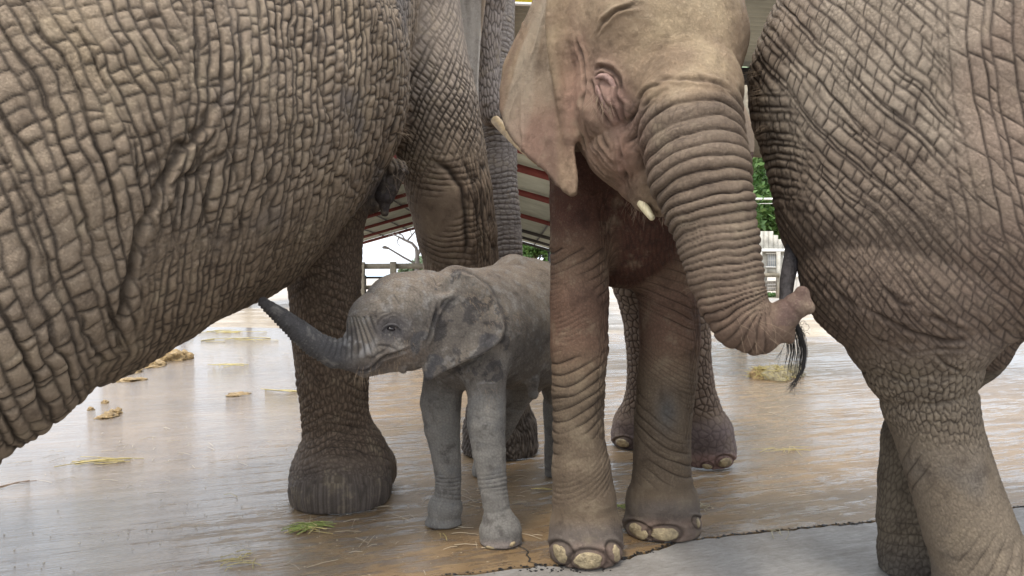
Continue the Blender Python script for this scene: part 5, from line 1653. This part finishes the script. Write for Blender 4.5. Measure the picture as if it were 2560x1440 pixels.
# ------------------------------------------------------------------ big shed roof behind
M_sheet = simple_mat('weathered_roof_sheet', (0.40, 0.43, 0.40), 0.55, 1.5, 0.22)
M_red = simple_mat('red_oxide_steel', (0.16, 0.030, 0.028), 0.6, 3, 0.3)
M_dsteel = simple_mat('dark_steel', (0.035, 0.033, 0.036), 0.6, 3, 0.3)
M_white = simple_mat('white_paint', (0.80, 0.80, 0.78), 0.5)
XR, ZR, Y0, Y1, SL = -3.7, 3.98, 11.0, 40.0, 0.285
EL, ER = -8.9, 2.0
shed = empty('shed', (XR, 24, 0))
tag(shed, 'long open steel shed with red rafters behind the elephants', 'shed')
def roof_z(x): return ZR - SL * abs(x - XR)
pitch = 0.25
for side, xe in (('l', EL), ('r', ER)):
    # one corrugated sheet per bay and slope
    y = Y0 if side == 'r' else Y0 + 8.3
    while y < Y1 - 0.1:
        yb = min(y + 4.15, Y1)
        m = int((yb - y) / 0.055)
        ys = np.linspace(y, yb, m)
        zz = 0.016 * np.sin(ys / 0.22 * 2 * math.pi)
        xs = np.array([XR, (XR + xe) / 2, xe])
        V = []
        for off in (0.0, 0.004):
            for xx in xs:
                V.append(np.stack([np.full(m, xx), ys, roof_z(xx) + zz + off], 1))
        V = np.concatenate(V); ids = np.arange(m)
        Fc = []
        for a in (0, 1):
            Fc.append(np.stack([a * m + ids[:-1], (a + 1) * m + ids[:-1], (a + 1) * m + ids[1:], a * m + ids[1:]], 1))
            Fc.append(np.stack([(3 + a) * m + ids[:-1], (3 + a) * m + ids[1:], (4 + a) * m + ids[1:], (4 + a) * m + ids[:-1]], 1))
        keep(mesh_from('roof_sheet', V, np.concatenate(Fc), M_sheet), shed)
        y += 4.15
for xe, ys in ((EL, (19.6, 24, 27, 30, 33.5, 37, 39.8)), (ER, (11.2, 13.2, 16.9, 23, 30, 35, 39.8))):
    for y in ys:
        keep(beam('rafter', (XR, y, ZR - 0.12), (xe, y, roof_z(xe) - 0.12), 0.08, 0.13, M_red if y < 29 or xe == EL else M_dsteel), shed)
for q in (0.15, 0.38, 0.62, 0.86, 1.0):
    for xe in (EL, ER):
        xx = XR + (xe - XR) * q
        ya = Y0 + (8.3 if xe == EL else 0)
        keep(beam('purlin', (xx, ya, roof_z(xx) - 0.045), (xx, Y1, roof_z(xx) - 0.045), 0.045, 0.05, M_dsteel), shed)
for xe, ys in ((EL, (20, 25, 32, 39.8)), (ER, (25.5, 32.5, 39.8))):
    for y in ys:
        keep(beam('post', (xe, y, 0), (xe, y, roof_z(xe) - 0.2), 0.14, 0.14, M_dsteel), shed)
for s_ in (EL, ER):
    keep(beam('fascia', (XR, Y1 + 0.06, ZR - 0.06), (s_, Y1 + 0.06, roof_z(s_) - 0.06), 0.05, 0.22, M_white), shed)

# nearer flat canopy whose underside shows above the heads
can = empty('canopy', (2.5, 6, 0))
tag(can, 'flat corrugated canopy with a dark red beam above the brown elephant head', 'canopy')
m = 240
xs = np.linspace(-0.12, 6.5, m)
ys = np.linspace(4.9, 8.1, 3)
yy = np.linspace(4.9, 8.1, 180)
zz = 3.22 + 0.016 * np.sin(yy / 0.11 * 2 * math.pi)
V = []
for off in (0, 0.004):
    for xx in (-0.12, 3.0, 6.5):
        V.append(np.stack([np.full(180, xx), yy, zz + off - 0.03 * xx], 1))
V = np.concatenate(V); ids = np.arange(180); Fc = []
for a in (0, 1):
    Fc.append(np.stack([a * 180 + ids[:-1], (a + 1) * 180 + ids[:-1], (a + 1) * 180 + ids[1:], a * 180 + ids[1:]], 1))
    Fc.append(np.stack([(3 + a) * 180 + ids[:-1], (3 + a) * 180 + ids[1:], (4 + a) * 180 + ids[1:], (4 + a) * 180 + ids[:-1]], 1))
keep(mesh_from('roof_sheet', V, np.concatenate(Fc), M_sheet), can)
keep(beam('edge_beam', (-0.05, 4.9, 3.10), (-0.05, 8.1, 3.10), 0.12, 0.20, M_red), can)
keep(beam('edge_beam', (6.4, 4.9, 2.90), (6.4, 8.1, 2.90), 0.12, 0.20, M_red), can)
keep(boxes('gable_board', [((0.35, 8.16, 2.86), (0.9, 0.03, 0.52))], M_dsteel), can)
keep(beam('cross_beam', (-0.1, 8.0, 3.08), (6.4, 8.0, 2.88), 0.10, 0.16, M_dsteel), can)
for (xx, yy_) in ((6.4, 8.0), (6.4, 5.0)):
    keep(beam('post', (xx, yy_, 0), (xx, yy_, 2.82), 0.12, 0.12, M_dsteel), can)
# small yellow board with a white lower rail at the top of the gap
sg = empty('sign_board', P(1310, 0, 4.6))
tag(sg, 'narrow yellow board with white rail under the canopy front', 'sign')
a_, b_ = P(1262, 8, 4.6), P(1352, 12, 4.6)
keep(beam('rail', a_, b_, 0.02, 0.016, M_white), sg)
keep(beam('board', a_ + np.array([0, 0, 0.09]), b_ + np.array([0, 0, 0.09]), 0.015, 0.15, simple_mat('yellow_paint', (0.75, 0.62, 0.05), 0.5)), sg)
keep(beam('bracket', P(1290, 8, 4.62) + np.array([0, 0.02, 0]), P(1290, 8, 4.62) + np.array([0, 0.5, 0.80]), 0.02, 0.02, M_dsteel), sg)

# ------------------------------------------------------------------ fence behind the calf
M_wood = simple_mat('grey_weathered_wood', (0.20, 0.175, 0.13), 0.8, 9, 0.35, 0.01)
fe = empty('fence', (-2.6, 15, 0))
tag(fe, 'low grey timber rail fence seen behind the calf head', 'fence')
rg = random.Random(3)
for i, x in enumerate(np.arange(-4.25, 1.4, 0.62)):
    xx = x + rg.uniform(-0.04, 0.04)
    keep(boxes('post', [((xx, 15 + rg.uniform(-.02, .02), 0.56), (0.12, 0.12, 1.16 + rg.uniform(-.03, .03)))], M_wood, None, 0.012), fe)
for z, hh in ((1.04, 0.11), (0.62, 0.06), (0.30, 0.10)):
    keep(beam('rail', (-4.3, 15.10, z), (1.45, 15.10, z + 0.03), 0.05, hh, M_wood), fe)
fe2 = empty('fence', (-4, 24, 0))
tag(fe2, 'darker lower fence farther off, seen under the timber rail', 'fence')
for x in np.arange(-6.6, 0, 0.9):
    keep(boxes('post', [((x, 24, 0.42), (0.12, 0.12, 0.90))], M_dsteel), fe2)
for z in (0.80, 0.45):
    keep(beam('rail', (-6.7, 24.09, z), (0, 24.09, z), 0.05, 0.07, M_dsteel), fe2)

# ------------------------------------------------------------------ trees
def leaf_cloud(blobs, n, size, seed):
    rg = np.random.default_rng(seed)
    V, Fc = [], []
    tot = sum(b[3] for b in blobs)
    base = 0
    for (c, r, sq, wgt) in blobs:
        k = int(n * wgt / tot)
        d = rg.normal(size=(k, 3)); d /= np.linalg.norm(d, axis=1, keepdims=True)
        rad = r * rg.uniform(0.45, 1.0, (k, 1)) ** 0.6
        p = np.array(c) + d * rad * np.array([1, 1, sq])
        p += 0.18 * r * rg.normal(size=(k, 3)) * 0.5
        a = rg.normal(size=(k, 3)); a /= np.linalg.norm(a, axis=1, keepdims=True)
        b = np.cross(a, rg.normal(size=(k, 3))); b /= np.linalg.norm(b, axis=1, keepdims=True)
        s = size * rg.uniform(0.6, 1.4, (k, 1))
        v = np.stack([p - a * s, p + b * s * 0.45, p + a * s, p - b * s * 0.45], 1).reshape(-1, 3)
        V.append(v); Fc.append(np.arange(4 * k).reshape(k, 4) + base); base += 4 * k
    return np.concatenate(V), np.concatenate(Fc)

def leaf_mat(name, c1, c2):
    m, t, b = new_mat(name)
    ge = N_(t, 'ShaderNodeTexCoord')
    n = N_(t, 'ShaderNodeTexNoise', ins={'Scale': 2.2, 'Detail': 4.0}); t.links.new(ge.outputs['Object'], n.inputs['Vector'])
    t.links.new(ramp(t, n.outputs[0], [(0.3, c1), (0.7, c2)]), b.inputs['Base Color'])
    b.inputs['Roughness'].default_value = 0.6
    b.inputs['Transmission Weight'].default_value = 0.0
    return m
M_leaf = leaf_mat('green_leaf', (0.045, 0.11, 0.025), (0.12, 0.22, 0.05))
M_leafp = leaf_mat('hazy_leaf', (0.16, 0.24, 0.14), (0.26, 0.34, 0.20))
M_bark = simple_mat('bark', (0.10, 0.075, 0.055), 0.85, 12, 0.4, 0.02)
M_bark_pale = simple_mat('pale_bark', (0.27, 0.24, 0.22), 0.85, 12, 0.3, 0.02)

def tree(loc, h, crown, n, size, leaf, label, seed, tr=0.14, cat='tree', group=None):
    r = empty('tree', loc)
    rg = random.Random(seed)
    L = np.array(loc, float)
    blobs = [((L[0] + x, L[1] + y, L[2] + z), rr, 0.8, rr ** 2) for x, y, z, rr in crown]
    paths = [([L, L + np.array([0.05, 0, h * 0.35]), L + np.array([0, 0, h * 0.7])], [tr, tr * 0.75, tr * 0.4])]
    for b in blobs[:6]:
        paths.append(([L + np.array([0, 0, h * 0.4]), (L + np.array([0, 0, h * 0.5]) + np.array(b[0])) / 2, np.array(b[0])], [tr * 0.5, tr * 0.3, tr * 0.12]))
    keep(tubes('trunk', paths, M_bark, None, 8), r)
    v, f = leaf_cloud(blobs, n, size, seed)
    keep(mesh_from('crown', v, f, leaf, None, smooth=False), r)
    tag(r, label, cat, group)
    return r
rg = random.Random(8)
tree((6.3, 21, 0), 5.6, [(rg.uniform(-1.9, 1.9), rg.uniform(-1.2, 1.2), rg.uniform(1.9, 5.6), rg.uniform(0.7, 1.15)) for _ in range(22)], 30000, 0.10, M_leaf, 'leafy green tree in the gap between trunk and right rump', 31)
tree((8.6, 26, 0), 7.5, [(rg.uniform(-2.2, 2.2), rg.uniform(-1.2, 1.2), rg.uniform(3.4, 8.0), rg.uniform(0.9, 1.4)) for _ in range(18)], 18000, 0.13, M_leafp, 'taller pale green tree behind the leafy one on the right', 32)
tree((1.5, 46, 0), 3.0, [(rg.uniform(-2.2, 2.2), rg.uniform(-1, 1), rg.uniform(1.2, 3.1), rg.uniform(0.6, 1.0)) for _ in range(16)], 14000, 0.13, M_leaf, 'bright green bush beyond the shed posts, above the calf rump', 33, cat='bush')
tree((-4.6, 42, 0), 2.4, [(rg.uniform(-1.8, 1.8), rg.uniform(-1, 1), rg.uniform(0.6, 1.9), rg.uniform(0.4, 0.7)) for _ in range(14)], 9000, 0.10, M_leafp, 'pale hazy bush under the bare tree beyond the rail fence', 34, cat='bush')

# bare tree
bt = empty('tree', (-2.3, 18, 0))
tag(bt, 'leafless pale tree standing beyond the rail fence left of the knee', 'tree')
D_ = 18.0
def BP(x, y): return P(x, y, D_)
paths = [([np.array([-2.32, D_, 0]), BP(1043, 655), BP(1043, 635), BP(1040, 618)], [0.075, 0.065, 0.055, 0.04]),
         ([BP(1042, 640), BP(1052, 622), BP(1058, 612), BP(1075, 604)], [0.045, 0.04, 0.03, 0.02]),
         ([BP(1040, 620), BP(1030, 608), BP(1012, 600), BP(996, 592), BP(978, 584), BP(968, 594)], [0.04, 0.035, 0.03, 0.022, 0.014, 0.008]),
         ([BP(1012, 600), BP(1006, 588), BP(990, 582), BP(975, 576)], [0.022, 0.018, 0.012, 0.006]),
         ([BP(998, 593), BP(992, 605), BP(1000, 616)], [0.02, 0.012, 0.006]),
         ([BP(1018, 602), BP(1030, 588), BP(1040, 576), BP(1052, 568)], [0.022, 0.018, 0.012, 0.006]),
         ([BP(1030, 588), BP(1026, 578), BP(1030, 570)], [0.014, 0.01, 0.005]),
         ([BP(1058, 614), BP(1062, 600), BP(1060, 590)], [0.02, 0.014, 0.006])]
keep(tubes('trunk', paths, M_bark_pale, None, 6), bt)
# leaning lamp pole
lp = empty('lamp_post', G(1090, 716)); tag(lp, 'thin pale pole leaning across the sky below the shed roof', 'pole')
keep(tubes('pole', [([P(1062, 672, 22), P(1010, 644, 22), P(970, 620, 22)], [0.035, 0.03, 0.025])], M_bark_pale, None, 6), lp)
keep(tubes('lamp_head', [([P(972, 621, 22), P(962, 618, 22), P(956, 619, 22)], [0.03, 0.05, 0.03])], M_bark_pale, None, 6), lp)

# distant hills
n = 160
xs = np.linspace(-900, 900, n)
hz = 6 + 7 * np.abs(noise(np.stack([xs / 140, xs * 0, xs * 0], 1), 1.0, 3)) + 3 * noise(np.stack([xs / 40, xs * 0, xs * 0], 1), 1.0, 5)
V = np.concatenate([np.stack([xs, np.full(n, 1000.0), np.full(n, -3.0)], 1), np.stack([xs, np.full(n, 1100.0), hz], 1), np.stack([xs, np.full(n, 1500.0), hz * 0.3], 1)])
ids = np.arange(n)
Fc = np.concatenate([np.stack([a * n + ids[:-1], a * n + ids[1:], (a + 1) * n + ids[1:], (a + 1) * n + ids[:-1]], 1) for a in (0, 1)])
tag(mesh_from('hills', V, Fc, simple_mat('hazy_hillside', (0.45, 0.55, 0.62), 0.9, 0.02, 0.1)), kind='structure')

# ------------------------------------------------------------------ hut on the right
M_board = simple_mat('pale_weathered_board', (0.42, 0.40, 0.35), 0.8, 7, 0.3, 0.008)
M_stone = simple_mat('grey_rubble_stone', (0.33, 0.31, 0.28), 0.85, 14, 0.4, 0.03)
hut = empty('hut', (6.1, 18, 0))
tag(hut, 'small pale timber hut with barred window behind the curled trunk', 'hut')
HD = 18.0
def HP(x, y): return P(x, y, HD)
def rect(name, x0, x1, y0, y1, mat, thick=0.10, dd=0.0, bevel=0.0):
    a, b = P(x0, y1, HD + dd), P(x1, y0, HD + dd)
    return keep(boxes(name, [(((a[0] + b[0]) / 2, a[1] + thick / 2, (a[2] + b[2]) / 2), (b[0] - a[0], thick, b[2] - a[2]))], mat, None, bevel), hut)
rect('wall', 1892, 1918, 628, 742, M_board); rect('wall', 1944, 1975, 628, 742, M_board)
rect('wall', 1918, 1944, 668, 684, M_board); rect('wall', 1918, 1944, 628, 634, M_board)
for i in range(7):
    rect('gable_board', 1886 + i * 12, 1897 + i * 12, 578 + (0 if i < 4 else (i - 3) * 10), 622, M_board, 0.05, -0.02 - 0.004 * (i % 2))
rect('lintel', 1884, 1972, 622, 629, M_white, 0.30, -0.20)
rect('window_frame', 1915, 1947, 632, 635, M_white, 0.05, -0.05); rect('window_frame', 1915, 1947, 666, 669, M_white, 0.05, -0.05)
rect('pane', 1918, 1944, 635, 667, simple_mat('milky_pane', (0.70, 0.74, 0.78), 0.25), 0.02, 0.06)
for i in range(5):
    rect('window_bar', 1920 + i * 5.2, 1921.3 + i * 5.2, 634, 667, M_white, 0.02, -0.02)
rect('window_bar', 1918, 1944, 650, 651.3, M_white, 0.02, -0.035)
rect('post', 1898, 1905, 629, 745, M_board, 0.12, -0.30); rect('post', 1944, 1951, 629, 745, M_board, 0.12, -0.30)
rect('rail', 1900, 1949, 683, 693, M_wood, 0.06, -0.36)
for i in range(9):
    for j in range(3):
        ox = (j % 2) * 3
        rect('stone', 1906 + i * 4.4 + ox * .5, 1910 + i * 4.4 + ox * .5, 702 + j * 9, 710 + j * 9, M_stone, 0.16 + 0.02 * ((i * 7 + j * 3) % 3), -0.22, 0.012)
gr = leaf_cloud([(tuple(G(1925 + q * 14, 741) + np.array([0, -0.2, 0.06])), 0.28, 0.35, 1) for q in range(-2, 5)], 1500, 0.05, 9)
tag(mesh_from('grass', gr[0], gr[1], M_leaf, None, smooth=False), kind='stuff')
# pale boards and water trough beside the tail
pw = empty('fence', G(1990, 745)); tag(pw, 'white boarded fence panel right of the hanging tail', 'fence')
for i in range(9):
    a, b = P(1958 + i * 11, 742, 17.0), P(1968 + i * 11, 640, 17.0)
    keep(boxes('board', [(((a[0] + b[0]) / 2, 17 + 0.01 * (i % 2), (a[2] + b[2]) / 2), (b[0] - a[0], 0.03, b[2] - a[2]))], M_white), pw)
keep(beam('rail', P(1955, 690, 16.95), P(2060, 690, 16.95), 0.04, 0.08, M_white), pw)
# overhead cable and rail behind
cb = beam('cable', P(1700, 497, 19.0), P(2300, 498, 19.0), 0.05, 0.05, M_white)
tag(cb, 'white horizontal pipe crossing before the green tree', 'pipe')
cb2 = beam('cable', P(1700, 510, 19.2), P(2300, 507, 19.2), 0.015, 0.015, M_white)
tag(cb2, 'thin cable hanging just below the white pipe', 'cable')
# low red and white barrier boards seen between the head and the right rump
bb = empty('barrier', G(1860, 745)); tag(bb, 'pale board wall seen in the slit between head and rump', 'wall')
keep(boxes('board', [((P(1860, 300, 9.0)), (0.7, 0.05, 0.9))], M_wood), bb)
keep(beam('post', (P(1860, 300, 9.06)[0], 9.1, 0), (P(1860, 300, 9.06)[0], 9.1, 2.9), 0.08, 0.08, M_board), bb)
print('all done %.1f' % (time.time() - T0), 'faces', sum(len(o.data.polygons) for o in sc.objects if o.type == 'MESH'), flush=True)
